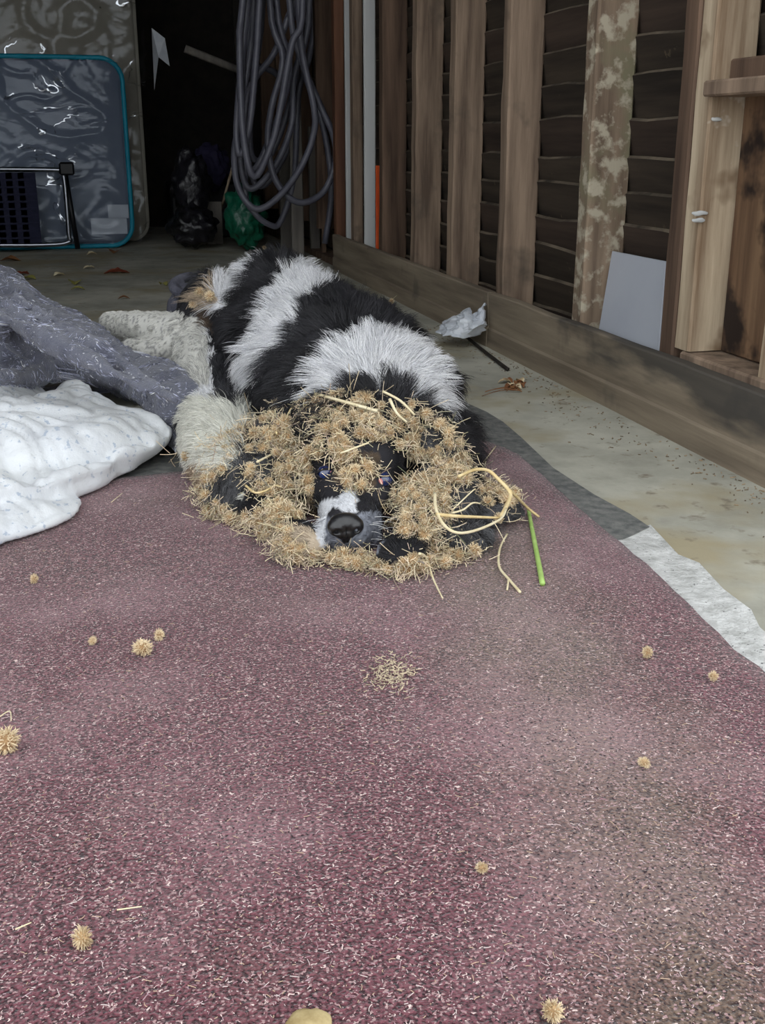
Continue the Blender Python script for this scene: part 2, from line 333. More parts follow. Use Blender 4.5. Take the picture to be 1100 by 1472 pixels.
# right wall: studs, lapped boards, sole plate
wall = empty('wall_right', (1.05, 1, 0)); tag(wall, kind='structure')
def siding(z, i):
    bm = bmesh.new(); hgt = .088 + random.uniform(-.006, .006); n = 60; sh = random.random() * 99; rows = []
    for k in range(n + 1):
        y = 1.0 + 5.9 * k / n; w = noise.noise(Vector((y * 2.2, sh, 0))) * .016 + noise.noise(Vector((y * 7, sh, 5))) * .006
        xo = noise.noise(Vector((y * 1.3, sh, 9))) * .004
        rows.append([bm.verts.new(q) for q in ((1.089 + xo, y, z), (1.070 + xo, y, z + hgt + w - .005), (1.0775 + xo, y, z + hgt + w), (1.106 + xo, y, z))])
    for a, b in zip(rows, rows[1:]):
        for k in range(4): bm.faces.new((a[k], a[(k + 1) % 4], b[(k + 1) % 4], b[k])).material_index = int(k == 1)
    bm.faces.new(rows[0]); bm.faces.new(rows[-1][::-1])
    put('siding_board', from_bm('siding_board', bm), M['siding' if i % 3 else 'siding2'], wall).data.materials.append(M['siding_edge'])
z = .03; i = 0
while z < 2.2: siding(z, i); z += .072 + random.uniform(-.004, .006); i += 1
box('outer_lining', (1.11, 1.0, 0), (1.14, 7, 2.3), M['dark_wall'], wall, 0)
def stud(pxl, pyl, w, x0, x1, m, z0=.03, name='stud', jit=.0025):
    p = PX(pxl, pyl, x0); me = post_mesh('stud', x0, x1, p.y - w, p.y, z0, 2.25, 40, jit); return put(name, me, m, wall)
stud(545, 352, .05, .99, 1.075, M['stud_brown']); stud(590, 372, .05, .99, 1.075, M['stud'])
stud(641, 398, .05, .99, 1.075, M['stud']); stud(712, 425, .05, .99, 1.075, M['stud'])
stud(821, 468, .05, .99, 1.078, M['stud_lichen'])
stud(946, 515, .048, .99, 1.075, M['stud_brown']); s = stud(967, 522, .05, .992, 1.07, M['stud_pale'], z0=.152, jit=.002); s['label'] = 'pale knotty stud with white splashes'
stud(1087, 560, .05, .995, 1.075, M['stud_pale'], z0=.15)
for yy in (4.9, 5.4, 5.9, 6.4): put('stud', post_mesh('stud', .99, 1.075, yy, yy + .05, .13, 2.25, 10), M['stud_brown'], wall)
ya = PX(968, 522, .99).y; 
box('sole_plate', (.99, ya - .02, 0), (1.075, 6.9, .028), M['stud_brown'], wall)
box('sole_plate', (.988, 1.0, 0), (1.075, ya - .021, .15), M['stud'], wall, .004)
pb = PX(968, 522, .992).y - .05; pc = PX(1087, 560, .995).y
box('plywood_panel', (1.052, 1.0, .152), (1.066, pb - .001, PX(1020, 138, 1.0).z), M['ply'], wall)
for sx, sy, rx in ((1006, 306, .016), (1004, 317, .013), (1030, 172, .010)):
    q = PY(sx, sy, pb); bm = bmesh.new(); bmesh.ops.create_icosphere(bm, subdivisions=2, radius=1, matrix=Matrix.Translation((q.x, q.y - .0005, q.z)) @ Matrix.Diagonal((rx, .0022, .0038, 1)))
    for v in bm.verts: v.co.z += noise.noise(v.co * 90) * .003
    put('paint_splash', from_bm('paint_splash', bm), M['white_paint'], wall)
# nogging (short rail) across the near bay
zt = PX(1015, 128, .985).z
put('nogging', from_bm('nogging', box_bm((.975, 1.0, zt - .012), (1.07, PX(1010, 130, .975).y, zt + .012), .003)), M['stud'], wall)
put('nogging', from_bm('nogging', box_bm((1.02, 1.0, zt + .012), (1.07, pb, zt + .045), .003)), M['stud_brown'], wall)
# kickboard in two lengths; the near one is stained black with damp beyond the white board
def kick_near():
    m = M['kick'].copy(); m.name = 'kickboard_stained'; N = m.node_tree.nodes; L = m.node_tree.links; b = N['Principled BSDF']
    src = b.inputs['Base Color'].links[0].from_socket; tc = N.new('ShaderNodeTexCoord'); sp = N.new('ShaderNodeSeparateXYZ'); L.new(tc.outputs['Object'], sp.inputs[0])
    n = N.new('ShaderNodeTexNoise'); n.inputs['Scale'].default_value = 7; n.inputs['Detail'].default_value = 6; mp = N.new('ShaderNodeMapping'); mp.inputs['Scale'].default_value = (1, .45, 2); L.new(tc.outputs['Object'], mp.inputs[0]); L.new(mp.outputs[0], n.inputs[0])
    def mth(op, a, c):
        q = N.new('ShaderNodeMath'); q.operation = op
        for i, v in enumerate((a, c)):
            if isinstance(v, (int, float)): q.inputs[i].default_value = v
            else: L.new(v, q.inputs[i])
        return q.outputs[0]
    t = mth('ADD', mth('MULTIPLY', mth('SUBTRACT', yd, sp.outputs['Y']), .45), mth('MULTIPLY', sp.outputs['Z'], 4.6)); t = mth('ADD', t, mth('MULTIPLY', n.outputs[0], 1.3)); t = mth('SUBTRACT', t, .5)
    r = N.new('ShaderNodeValToRGB'); r.color_ramp.elements[0].position = .50; r.color_ramp.elements[1].position = .68; r.color_ramp.elements[1].color = (.85, .85, .85, 1); L.new(t, r.inputs[0])
    x = N.new('ShaderNodeMix'); x.data_type = 'RGBA'; L.new(r.outputs[0], x.inputs[0]); L.new(src, x.inputs[6]); x.inputs[7].default_value = S(66, 64, 62); L.new(x.outputs[2], b.inputs['Base Color']); return m
yd = PX(905, 505, XW).y; M['kick_near'] = kick_near()
kb = empty('baseboard_right', (XW, 2, 0)); tag(kb, kind='structure')
def kick(y0, y1, m, t=.022, ztop=.137):
    bm = bmesh.new(); n = 40; rows = []; sh = random.random() * 9
    for k in range(n + 1):
        y = y0 + (y1 - y0) * k / n; w = noise.noise(Vector((y * 2, sh, 0))) * .003; zt_ = ztop + noise.noise(Vector((y * 5, sh, 2))) * .0025
        rows.append([bm.verts.new(q) for q in ((XW + w, y, 0), (XW + w * .6, y, .045), (XW + .004 + w, y, .05), (XW + w, y, zt_ - .003), (XW + .003 + w, y, zt_), (XW + t, y, zt_), (XW + t, y, 0))])
    for a, b in zip(rows, rows[1:]):
        for k in range(7): bm.faces.new((a[k], a[(k + 1) % 7], b[(k + 1) % 7], b[k]))
    bm.faces.new(rows[0]); bm.faces.new(rows[-1][::-1]); return put('kickboard', from_bm('kickboard', bm), m, kb)
yj = PX(702, 424, XW).y
kick(yj + .004, 4.5, M['kick'])['label'] = 'farther length of kickboard'; kick(1.0, yj, M['kick_near'])['label'] = 'near length of kickboard, black-stained towards the door'

# ================================================================ mats
def px_outline(pts, z=0.0): return [(PZ(x, y, z).x, PZ(x, y, z).y) for x, y in pts]
ol = px_outline([(150, 640), (300, 560), (640, 545), (673, 580), (700, 592), (723, 606), (750, 629), (795, 672), (855, 711), (905, 738), (934, 757), (912, 768), (895, 775), (700, 790), (250, 760), (150, 720)], .004)
o = recentre(grid_slab('underlay_mat', ol, .004, .0035, M['rubber'])); tag(o, 'thin charcoal grey underlay mat lying beneath the red carpet and the dog', 'mat')
# red carpet: grid with a soft crease and slightly uneven edge
def carpet():
    y0, y1, x0, x1 = -.6, 1.74, -1.3, .60
    bm = bmesh.new(); nx, ny = 95, 120; G = []
    ER = np.array(sorted([[PZ(a, b, .011).x, PZ(a, b, .011).y] for a, b in ((700, 635), (728, 645), (750, 656), (827, 726), (873, 764), (889, 777), (927, 809), (1054, 930), (1100, 966), (1200, 1060), (1400, 1280))], key=lambda q: q[1]))
    c0 = PZ(735, 885); c1 = PZ(905, 1190)
    for j in range(ny + 1):
        row = []
        v = j / ny
        for i in range(nx + 1):
            u = i / nx
            xr = float(np.interp(y0 + (y1 - y0) * v, ER[:, 1], ER[:, 0])) + noise.noise(Vector((v * 60, 3, 0))) * .0025
            x = x0 + (xr - x0) * u
            yt = y1 - .09 * (1 - min(1, max(0, (x + .2) / .8))) + noise.noise(Vector((x * 8, 0, 1))) * .012
            y = y0 + (yt - y0) * v
            zz = .0115 + noise.noise(Vector((x * 5, y * 5, 0))) * .0018
            a = Vector((c0.x, c0.y)); d = (Vector((c1.x, c1.y)) - a); L_ = d.length; d /= L_; q = Vector((x, y)) - a; s_ = q.dot(d); w = abs(q.x * d.y - q.y * d.x)
            if -.05 < s_ < L_ + .3: zz += .0035 * math.exp(-(w / .012) ** 2)
            row.append(bm.verts.new((x, y, zz)))
        G.append(row)
    for j in range(ny):
        for i in range(nx): bm.faces.new((G[j][i], G[j][i + 1], G[j + 1][i + 1], G[j + 1][i]))
    rim = [G[0][i] for i in range(nx + 1)] + [G[j][nx] for j in range(1, ny + 1)] + [G[ny][i] for i in range(nx - 1, -1, -1)] + [G[j][0] for j in range(ny - 1, 0, -1)]
    low = [bm.verts.new((v.co.x, v.co.y, .0045)) for v in rim]
    for k in range(len(rim)): bm.faces.new((rim[k], low[k], low[(k + 1) % len(rim)], rim[(k + 1) % len(rim)]))
    bm.faces.new(low[::-1]); return from_bm('carpet', bm, True)
cp = link('carpet', carpet(), M['carpet']); tag(cp, 'large flat burgundy red flecked carpet covering the foreground, dusty with straw bits', 'carpet')
ZC = .013

# ================================================================ bedding
def fold(f1, a1, f2, a2, seed):
    return lambda p: noise.noise(Vector((p.x * f1 + seed, p.y * f1 * .5, p.z * f1))) * a1 + noise.noise(Vector((p.x * f2, p.y * f2 + seed, p.z * f2))) * a2
# grey blanket: heaped slab with a long rolled ridge
bm = bmesh.new()
P = lambda x, y, z: PZ(x, y, z)
chain(bm, [P(-90, 395, .20), P(0, 432, .17), P(60, 470, .14), P(130, 505, .12), P(200, 540, .10), P(262, 580, .085)], [.10, .085, .072, .062, .055, .055], .8)
chain(bm, [P(-120, 500, .12), P(-20, 500, .12), P(60, 505, .10)], [.16, .13, .07], .75)
chain(bm, [P(-100, 540, .10), P(0, 535, .08), P(60, 525, .07)], [.09, .07, .045], .7)
chain(bm, [P(232, 618, .035), P(280, 628, .035)], [.038, .04], 1.0)
chain(bm, [P(-60, 420, .26), P(40, 470, .225), P(120, 515, .185), P(200, 560, .15)], [.022, .018, .016, .014]); chain(bm, [P(20, 425, .26), P(110, 485, .21), P(170, 520, .175), P(250, 575, .14)], [.016, .016, .014, .014])
chain(bm, [P(-60, 470, .24), P(10, 480, .20), P(70, 530, .13)], [.02, .018, .014]); chain(bm, [P(-90, 540, .17), P(-10, 545, .15), P(80, 540, .11)], [.018, .015, .012])
chain(bm, [P(140, 520, .05), P(190, 560, .03)], [.035, .03], .8)
chain(bm, [P(262, 590, .05), P(272, 615, .04)], [.05, .045], 1.0)
bd = (P(262, 580, .08) - P(0, 432, .17)).normalized()
me = blob('blanket', bm, .007, 5, lambda p: noise.noise(V((p.x * 9 + 3, p.y * 5, p.z * 9))) * .016 - abs(noise.noise(V((p.dot(bd) * 4, p.cross(bd).z * 26, p.cross(bd).x * 26)))) * .016 + noise.noise(p * 38) * .004, .012)
bl = recentre(link('blanket', me, M['blanket'])); tag(bl, 'heaped grey fleece blanket with pale flecks, rolled against the dog behind the white quilt', 'blanket')
BLK = bl; BLK_ME = me
# dark rolled fold behind the hind leg
bm = bmesh.new()
a = [PY(262, 470, 2.33), PY(263, 440, 2.34), PY(268, 425, 2.34)]
chain(bm, a, [.035, .034, .03])
me = blob('rolled_cloth', bm, .005, 3, fold(20, .004, 60, .001, 9))
rings = smooth_path([PY(249, 412, 2.33), PY(258, 402, 2.36), PY(275, 398, 2.39), PY(287, 407, 2.38), PY(284, 420, 2.34), PY(262, 423, 2.31)], 5, True)
bm = bmesh.new(); bm.from_mesh(me); tube_bm(rings + [rings[0]], .011, 8, bm, False)
t = Matrix.Identity(3)
me = blob('rolled_cloth', bm, .004, 2)
o = recentre(link('rolled_cloth', me, M['blanket_dark'])); tag(o, 'small dark grey rolled cloth loop standing behind the white hind leg', 'cloth')
bm = bmesh.new(); ell(bm, PY(271, 414, 2.345), (.014, .02, .004)); o2 = put('lining', from_bm('lining', bm, True), M['quilt'], o); o2['label'] = 'white lining'

# white quilt: puffy folded layers
bm = bmesh.new()
def L3(px, py, z, r, rz, ang=0): ell(bm, PZ(px, py, z), (r[0], r[1], rz), Matrix.Rotation(ang, 3, 'Z'))
L3(10, 640, .045, (.26, .17), .065, .1); L3(-80, 620, .05, (.25, .24), .075); L3(95, 610, .05, (.10, .14), .06, .25)
L3(-10, 700, .025, (.20, .12), .035, .5); L3(60, 665, .032, (.14, .11), .045, .5); L3(-120, 740, .02, (.22, .16), .035)
L3(130, 640, .035, (.09, .10), .045, .3); L3(162, 645, .035, (.045, .085), .04, -.1); L3(172, 665, .02, (.03, .05), .022)
chain(bm, [PZ(186, 615, .03), PZ(190, 645, .025), PZ(180, 672, .018), PZ(138, 691, .018), PZ(90, 715, .018), PZ(30, 748, .02), PZ(-60, 800, .02)], [.018, .02, .017, .016, .018, .02, .022], .9)
chain(bm, [PZ(105, 560, .085), PZ(125, 600, .075), PZ(135, 640, .06), PZ(150, 668, .04)], [.03, .028, .022, .018], .8)
chain(bm, [PZ(150, 668, .045), PZ(90, 685, .05), PZ(20, 700, .055), PZ(-60, 715, .06)], [.014, .018, .02, .025], .8)
me = blob('quilt', bm, .0055, 6, lambda p: noise.noise(Vector((p.x * 9 + p.y * 5, p.y * 11, p.z * 8))) * .006, .016)
def crease(x, y):       # pillowy quilting with sharp valleys that wander
    wx = noise.noise(V((x * 6, y * 6, 7))) * .10; wy = noise.noise(V((x * 6, y * 6, 17))) * .10
    a = 1 - abs(noise.noise(V(((x + wx) * 9 - (y + wy) * 7, (y + wy) * 5 + x * 3, 3)))) * 4
    b = 1 - abs(noise.noise(V(((x + wx) * 20 + (y + wy) * 15, (y + wy) * 9, 5)))) * 4
    return -.013 * max(0, a) ** 2 - .006 * max(0, b) ** 2 + noise.noise(V((x * 45, y * 60, 1))) * .002
for v, nz_ in zip(me.vertices, [v.normal.z for v in me.vertices]):
    if nz_ > .25: v.co.z += crease(v.co.x, v.co.y) * min(1, (nz_ - .25) * 2.5) * min(1, max(0, (v.co.z - .02) / .03))
o = recentre(link('quilt', me, M['quilt'])); tag(o, 'puffy white quilt with a faint grey dotted print, bunched on the red carpet', 'quilt')

# ================================================================ DOG
dog = empty('dog', (.37, 1.8, .012)); tag(dog, 'black and white long-haired dog lying chin down, head and ears matted with tan burrs', 'dog')
bm = bmesh.new()
V = Vector
ell(bm, V((.355, 2.19, .15)), (.115, .13, .135)); ell(bm, V((.37, 2.02, .138)), (.14, .18, .125))
ell(bm, V((.395, 1.84, .13)), (.155, .18, .118)); ell(bm, V((.405, 1.68, .115)), (.145, .13, .10))
ell(bm, V((.385, 1.55, .105)), (.10, .12, .08)); 
# skull, brow, cheeks, muzzle, chin
ell(bm, PY(513, 655, 1.42) + V((0, .0, 0)), (.066, .075, .052)); ell(bm, PY(508, 700, 1.37), (.056, .06, .040))
ell(bm, PY(503, 742, 1.32), (.040, .06, .034)); ell(bm, PY(500, 757, 1.285), (.033, .042, .030)); ell(bm, PY(498, 785, 1.29), (.026, .035, .016))
ell(bm, PY(480, 770, 1.285), (.018, .024, .02)); ell(bm, PY(526, 768, 1.29), (.022, .026, .023))
ell(bm, PY(512, 690, 1.365), (.022, .05, .03), Matrix.Rotation(-.4, 3, 'X'))
# hind thigh and stretched hind leg resting on the blanket
ell(bm, PY(300, 455, 2.2), (.06, .09, .08)); 
chain(bm, [PY(300, 470, 2.2), PY(265, 485, 2.2), PY(205, 472, 2.28), PY(160, 466, 2.36)], [.055, .05, .036, .028])
chain(bm, [PY(262, 500, 2.17), PY(215, 505, 2.19), PY(185, 500, 2.22)], [.035, .026, .02])
# flank / fore leg folded along the side
chain(bm, [PY(286, 500, 2.12), PY(290, 545, 1.95), PZ(303, 605, .06), PZ(314, 655, .05), PZ(345, 700, .04)], [.052, .056, .056, .048, .038])
chain(bm, [PZ(330, 690, .035), PZ(385, 740, .03), PZ(430, 772, .028)], [.036, .03, .024]); ell(bm, PZ(432, 780, .03), (.032, .035, .02))
# other fore leg under the head, other hind leg, tail behind
chain(bm, [PZ(630, 620, .05), PZ(640, 700, .035), PZ(585, 785, .03)], [.05, .035, .024]); ell(bm, PZ(575, 795, .03), (.03, .035, .02))
ell(bm, V((.46, 2.12, .08)), (.06, .11, .07)); chain(bm, [V((.50, 2.05, .045)), V((.52, 1.95, .035))], [.035, .028])
chain(bm, [V((.37, 2.29, .14)), V((.40, 2.38, .06)), V((.45, 2.46, .035))], [.03, .025, .016])
body_me = blob('body', bm, .006, 7, None, .0125)
def ear(parts):
    bm = bmesh.new()
    for c, r, rot in parts: ell(bm, c, r, rot)
    return blob('ear', bm, .005, 5, lambda p: noise.noise(p * 32) * .008, .0135)
ear_l = ear([(PZ(372, 693, .05), (.066, .06, .036), Matrix.Rotation(.25, 3, 'X')), (PZ(345, 712, .035), (.05, .045, .022), None), (PZ(400, 640, .075), (.048, .05, .04), None), (PZ(352, 650, .055), (.04, .05, .035), None), (PZ(425, 695, .05), (.022, .04, .032), None)])
ear_r = ear([(PZ(640, 715, .045), (.055, .06, .034), Matrix.Rotation(.25, 3, 'X')), (PZ(690, 730, .03), (.050, .055, .018), None), (PZ(615, 645, .085), (.042, .045, .038), None), (PZ(600, 735, .04), (.026, .045, .03), None), (PZ(660, 775, .025), (.05, .03, .014), None)])
# coat colours: patches belong to the coat
WH = [[(440, 568), (455, 530), (478, 503), (530, 478), (590, 482), (622, 512), (636, 560), (632, 585), (600, 572), (572, 556), (560, 535), (545, 560), (535, 536), (515, 545), (490, 558), (465, 572)],
      [(418, 384), (460, 372), (500, 374), (469, 414), (440, 440), (425, 482), (388, 515), (368, 550), (356, 600), (337, 600), (341, 551), (352, 521), (371, 482), (393, 423)],
      [(300, 448), (306, 393), (336, 358), (366, 338), (418, 336), (428, 346), (401, 352), (372, 369), (357, 393), (350, 414), (322, 448)],
      [(120, 420), (262, 450), (296, 462), (304, 500), (306, 560), (318, 588), (356, 604), (352, 720), (250, 720), (262, 560), (240, 520), (120, 500)]]
MUZ_W = [[(500, 702), (512, 704), (513, 735), (500, 738), (478, 728), (468, 745), (466, 778), (475, 795), (455, 790), (456, 745), (462, 720), (485, 716)]]
MUZ_G = [(462, 745), (545, 735), (553, 775), (540, 800), (500, 812), (465, 800)]
def coat_colour(P):
    x, y = project(P); n = len(P); j = 5 * vnoise(P, 60, 3); k = 5 * vnoise(P, 60, 4)
    c = np.tile(np.array([.024, .0235, .027]), (n, 1)) * (1 + .5 * vnoise(P, 25, 8)[:, None])
    w = np.zeros(n, bool)
    for p in WH: w |= in_poly(x + j, y + k, p)
    w[(y > 600) & (x > 352)] = False
    c[w] = np.array([.76, .76, .79])
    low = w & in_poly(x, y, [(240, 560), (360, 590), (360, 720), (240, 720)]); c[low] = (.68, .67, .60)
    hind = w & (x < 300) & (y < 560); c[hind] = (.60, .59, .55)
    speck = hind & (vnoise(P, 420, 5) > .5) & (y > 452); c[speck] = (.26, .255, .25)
    hd = (P[:, 1] < 1.40)
    g = hd & in_poly(x, y, MUZ_G); c[g] = np.array([.17, .18, .21]) * (1 + .7 * vnoise(P[g], 300, 31))[:, None]
    for p in MUZ_W: q = hd & in_poly(x + j * .2, y + k * .2, p); c[q] = (.62, .63, .66)
    br = in_poly(x, y, [(478, 650), (545, 650), (540, 700), (515, 712), (480, 690)]) & hd; c[br] = (.09, .065, .045)
    tan = in_poly(x, y, [(360, 745), (450, 760), (470, 800), (560, 812), (700, 795), (700, 840), (400, 830), (360, 780)]); c[tan] = (.44, .36, .27)
    t2 = in_poly(x + j, y + k, [(262, 665), (296, 670), (320, 700), (280, 720)]) | in_poly(x, y, [(284, 425), (305, 408), (312, 432), (298, 450)]); c[t2] = (.42, .33, .24)
    t3 = in_poly(x + j, y + k, [(284, 440), (298, 445), (312, 470), (304, 478), (285, 460)]); c[t3] = (.10, .07, .05)
    return c
def colour_mesh(me, fn):
    co, t, n = np_mesh(me); c = np.ones((len(co), 4), 'f'); c[:, :3] = fn(co)
    a = me.color_attributes.new('Col', 'FLOAT_COLOR', 'POINT'); a.data.foreach_set('color', c.ravel())
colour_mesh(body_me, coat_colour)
ear_col = lambda P: np.tile(np.array([.07, .07, .074]), (len(P), 1)) * (1 + .5 * vnoise(P, 50, 2)[:, None])
colour_mesh(ear_l, ear_col); colour_mesh(ear_r, ear_col)
body = put('body', body_me, M['skin'], dog)
el = put('ear', ear_l, M['skin'], dog); er = put('ear', ear_r, M['skin'], dog)
el['label'] = 'ear spread on the carpet, ringed with burrs'; er['label'] = 'ear under the loop of straw'
def bvh_of(*mes):
    vs = []; fs = []
    for me in mes:
        off = len(vs); vs += [v.co.copy() for v in me.vertices]; fs += [tuple(off + i for i in p.vertices) for p in me.polygons]
    return BVHTree.FromPolygons(vs, fs)
DB = bvh_of(body_me, ear_l, ear_r)
def onto(px, py, off=.0, ground=ZC):      # first surface met from the camera: the dog, else the carpet
    r = ray(px, py).normalized(); h = DB.ray_cast(O, r)
    if h[0] is not None: return h[0] + h[1] * off, h[1]
    return PZ(px, py, ground + off), V((0, 0, 1))

def fur(me, N_, lenf, colf, flowf, lift, clump, K=7, rad=.00036, curl=0.0, seed=1, keep=None, zmin=.0135):
    R = np.random.default_rng(seed); co, tr, vn = np_mesh(me)
    a, b, c = co[tr[:, 0]], co[tr[:, 1]], co[tr[:, 2]]; ar = np.linalg.norm(np.cross(b - a, c - a), axis=1)
    ok = (a[:, 2] > zmin + .0045); ar = ar * ok
    if keep is not None: ar = ar * keep((a + b + c) / 3)
    idx = R.choice(len(tr), N_, p=ar / ar.sum()); u, v = R.random((2, N_)); f = u + v > 1; u[f] = 1 - u[f]; v[f] = 1 - v[f]
    w = 1 - u - v; P0 = a[idx] * w[:, None] + b[idx] * u[:, None] + c[idx] * v[:, None]
    NN = vn[tr[idx, 0]] * w[:, None] + vn[tr[idx, 1]] * u[:, None] + vn[tr[idx, 2]] * v[:, None]; NN /= np.linalg.norm(NN, axis=1)[:, None]
    L_ = lenf(P0, NN) * R.uniform(.65, 1.15, N_); Fd = flowf(P0, NN); Fd = Fd - NN * np.sum(Fd * NN, 1)[:, None]; Fd /= np.linalg.norm(Fd, axis=1)[:, None] + 1e-9
    jit = R.normal(size=(N_, 3)) * .16
    wave = np.stack([vnoise(P0, 45, 11), vnoise(P0, 45, 12), vnoise(P0, 45, 13)], 1) * .35
    t = np.linspace(0, 1, K)
    pts = np.zeros((N_, K, 3)); pts[:, 0] = P0 - NN * .001
    up = lift(P0, NN)[:, None]
    ph = R.uniform(0, 6.28, N_); side = np.cross(NN, Fd)
    for k in range(1, K):
        d = NN * (up * (1.15 - .9 * t[k])) + Fd * (.5 + .6 * t[k]) + jit + wave + np.array([0, 0, -.25]) * t[k]
        if curl: d = d + curl * (side * np.sin(ph + t[k] * 9)[:, None] + NN * np.cos(ph + t[k] * 9)[:, None])
        d /= np.linalg.norm(d, axis=1)[:, None]; pts[:, k] = pts[:, k - 1] + d * (L_ / (K - 1))[:, None]
    cell = (ar.sum() / 2 / (N_ / 24)) ** .5       # strands of one tuft share a cell
    wob = np.stack([vnoise(P0, 120, 51), vnoise(P0, 120, 52), vnoise(P0, 120, 53)], 1) * cell * .5
    q = np.floor((P0 @ np.array([[.8, .5, .33], [-.55, .83, .1], [-.23, -.26, .94]]).T + wob) / cell).astype(np.int64)
    _, first, inv = np.unique(q[:, 0] * 73856093 ^ q[:, 1] * 19349663 ^ q[:, 2] * 83492791, return_index=True, return_inverse=True); g = first[inv.ravel()]
    tg = (clump * t ** 1.3)[None, :, None]; pts = pts * (1 - tg) + (pts[g] + (P0 - P0[g])[:, None] * .12) * tg
    pts[:, :, 2] = np.maximum(pts[:, :, 2], zmin)
    col = colf(P0) * (R.uniform(.65, 1.4, N_)[:, None]); col = np.clip(col, 0, .9)
    rr = rad * (1 - .8 * t ** 2)[None, :] * np.ones((N_, 1))
    return pts, rr, col
def flow_body(P0, NN):
    ax = np.array([-.03, 1.0, 0]); f = np.tile(ax, (len(P0), 1)) * 1.0
    side = np.clip(1 - NN[:, 2], 0, 1); f[:, 2] -= side * 1.3; f[:, 0] += .55 * np.sign(P0[:, 0] - .38) * side ** .5
    f[:, 0] += (P0[:, 0] - .39) * 4.5 * (P0[:, 1] < 1.75)
    leg = (P0[:, 0] < .22) & (P0[:, 1] > 2.0); f[leg] = (-1, .2, -.2)
    hd = P0[:, 1] < 1.46; f[hd] = np.stack([(P0[hd, 0] - .335) * 9, np.ones(hd.sum()), -.2 * np.ones(hd.sum())], 1)
    return f
def len_body(P0, NN):
    x, y = project(P0); L_ = np.full(len(P0), .042)
    L_[(NN[:, 2] < .55) & (P0[:, 1] > 1.5)] = .055
    L_[(x < 320) & (y > 440)] = .022; L_[(x < 290) & (y < 520)] = .010
    hd = P0[:, 1] < 1.46; L_[hd] = .014
    L_[(P0[:, 1] < 1.375) & (P0[:, 2] > .02)] = .006; L_[(y > 765) & ((x < 450) | (x > 555))] = .02
    return L_
def lift_body(P0, NN): 
    L_ = np.full(len(P0), .62); L_[P0[:, 1] < 1.46] = .35; x, y = project(P0); L_[(x < 290) & (y < 520)] = .25; return L_
pts, rr, col = fur(body_me, 190000, len_body, coat_colour, flow_body, lift_body, .6, rad=.0003, seed=5)
o = add_curves('coat', pts, rr, col, M['fur'], dog); tag(o, kind='stuff')
pts, rr, col = fur(body_me, 26000, lambda P0, NN: np.full(len(P0), .0065), coat_colour, flow_body, lambda a, b: np.full(len(a), .2), .3, K=5, rad=.00022, seed=9, keep=lambda c: (c[:, 1] < 1.42))
o = add_curves('face_fur', pts, rr, col, M['fur'], dog); tag(o, kind='stuff')
for e, me, sd in ((el, ear_l, 21), (er, ear_r, 22)):
    pts, rr, col = fur(me, 9000, lambda P0, NN: np.full(len(P0), .02), ear_col, lambda P0, NN: np.stack([P0[:, 0] - P0[:, 0].mean(), P0[:, 1] - P0[:, 1].mean(), P0[:, 0] * 0 - .02], 1), lambda a, b: np.full(len(a), .4), .75, curl=.5, seed=sd)
    o = add_curves('ear_fur', pts, rr, col, M['fur']); o.parent = e; tag(o, kind='stuff')
# short pile of the grey blanket
pcol = lambda P0: np.array([.15, .155, .20])[None] * np.where(vnoise(P0, 30, 41) + .5 * vnoise(P0, 90, 42) > .45, 2.6, 1)[:, None] * np.where(RNG.random(len(P0)) > .75, 2.6, 1)[:, None]
bl_loc = np.array(BLK.location)
pts, rr, col = fur(BLK_ME, 42000, lambda a, b: np.full(len(a), .009), lambda a: pcol(a + bl_loc), lambda a, b: np.tile(np.array([.6, -.5, -.3]), (len(a), 1)), lambda a, b: np.full(len(a), .5), .5, K=4, rad=.00045, seed=77, zmin=-1)
o = add_curves('blanket_pile', pts, rr, col, M['fibre']); o.parent = BLK; tag(o, kind='stuff')
# nose
bm = bmesh.new(); nc, nn = onto(496, 752); nc = nc + V((0, -.004, -.002))
ell(bm, nc + V((0, .004, .002)), (.0205, .014, .0135)); ell(bm, nc + V((-.011, .001, -.001)), (.012, .0115, .0115)); ell(bm, nc + V((.011, .001, -.001)), (.012, .0115, .0115)); ell(bm, nc + V((0, .001, -.008)), (.015, .0105, .010)); ell(bm, nc + V((0, .002, -.016)), (.006, .008, .008))
me = blob('nose', bm, .0012, 4)
for v in me.vertices:          # nostrils and groove
    for sx in (-1, 1):
        d = (v.co - (nc + V((sx * .0125, -.009, -.005)))); q = math.sqrt(d.x ** 2 + (d.z * 1.3) ** 2)
        if d.y < .006: v.co.y += .008 * math.exp(-(q / .0036) ** 2)
    d = v.co - nc
    if d.y < 0: v.co.y += .002 * math.exp(-(d.x / .0012) ** 2) * (d.z < 0)
put('nose', me, M['nose'], dog)
# eyes
for (px, py), s in (((467, 679), -1), ((553, 689), 1)):
    c, n = onto(px, py); c = c - n * .001
    bm = bmesh.new(); ell(bm, V((0, 0, 0)), (.0105, .0105, .0105)); e = put('eye', from_bm('eye', bm, True), M['eye'], dog); e.location = e.location + c
    bm = bmesh.new(); ell(bm, V((-s * .006, -.0065, -.0005)), (.0042, .0035, .005)); k = link('eye_corner', from_bm('eye_corner', bm, True), M['eye_pink'], e); k['label'] = 'pink corner'
    for zz, a in ((1, .9), (-1, .75)):
        arc = [V((math.cos(t) * .0118, -.0075 + .004 * abs(math.cos(t)), zz * math.sin(t) * .0075 * a)) for t in np.linspace(0, math.pi, 9)]
        link('eyelid', from_bm('eyelid', tube_bm(arc, .0017, 6), True), M['lid'], e)
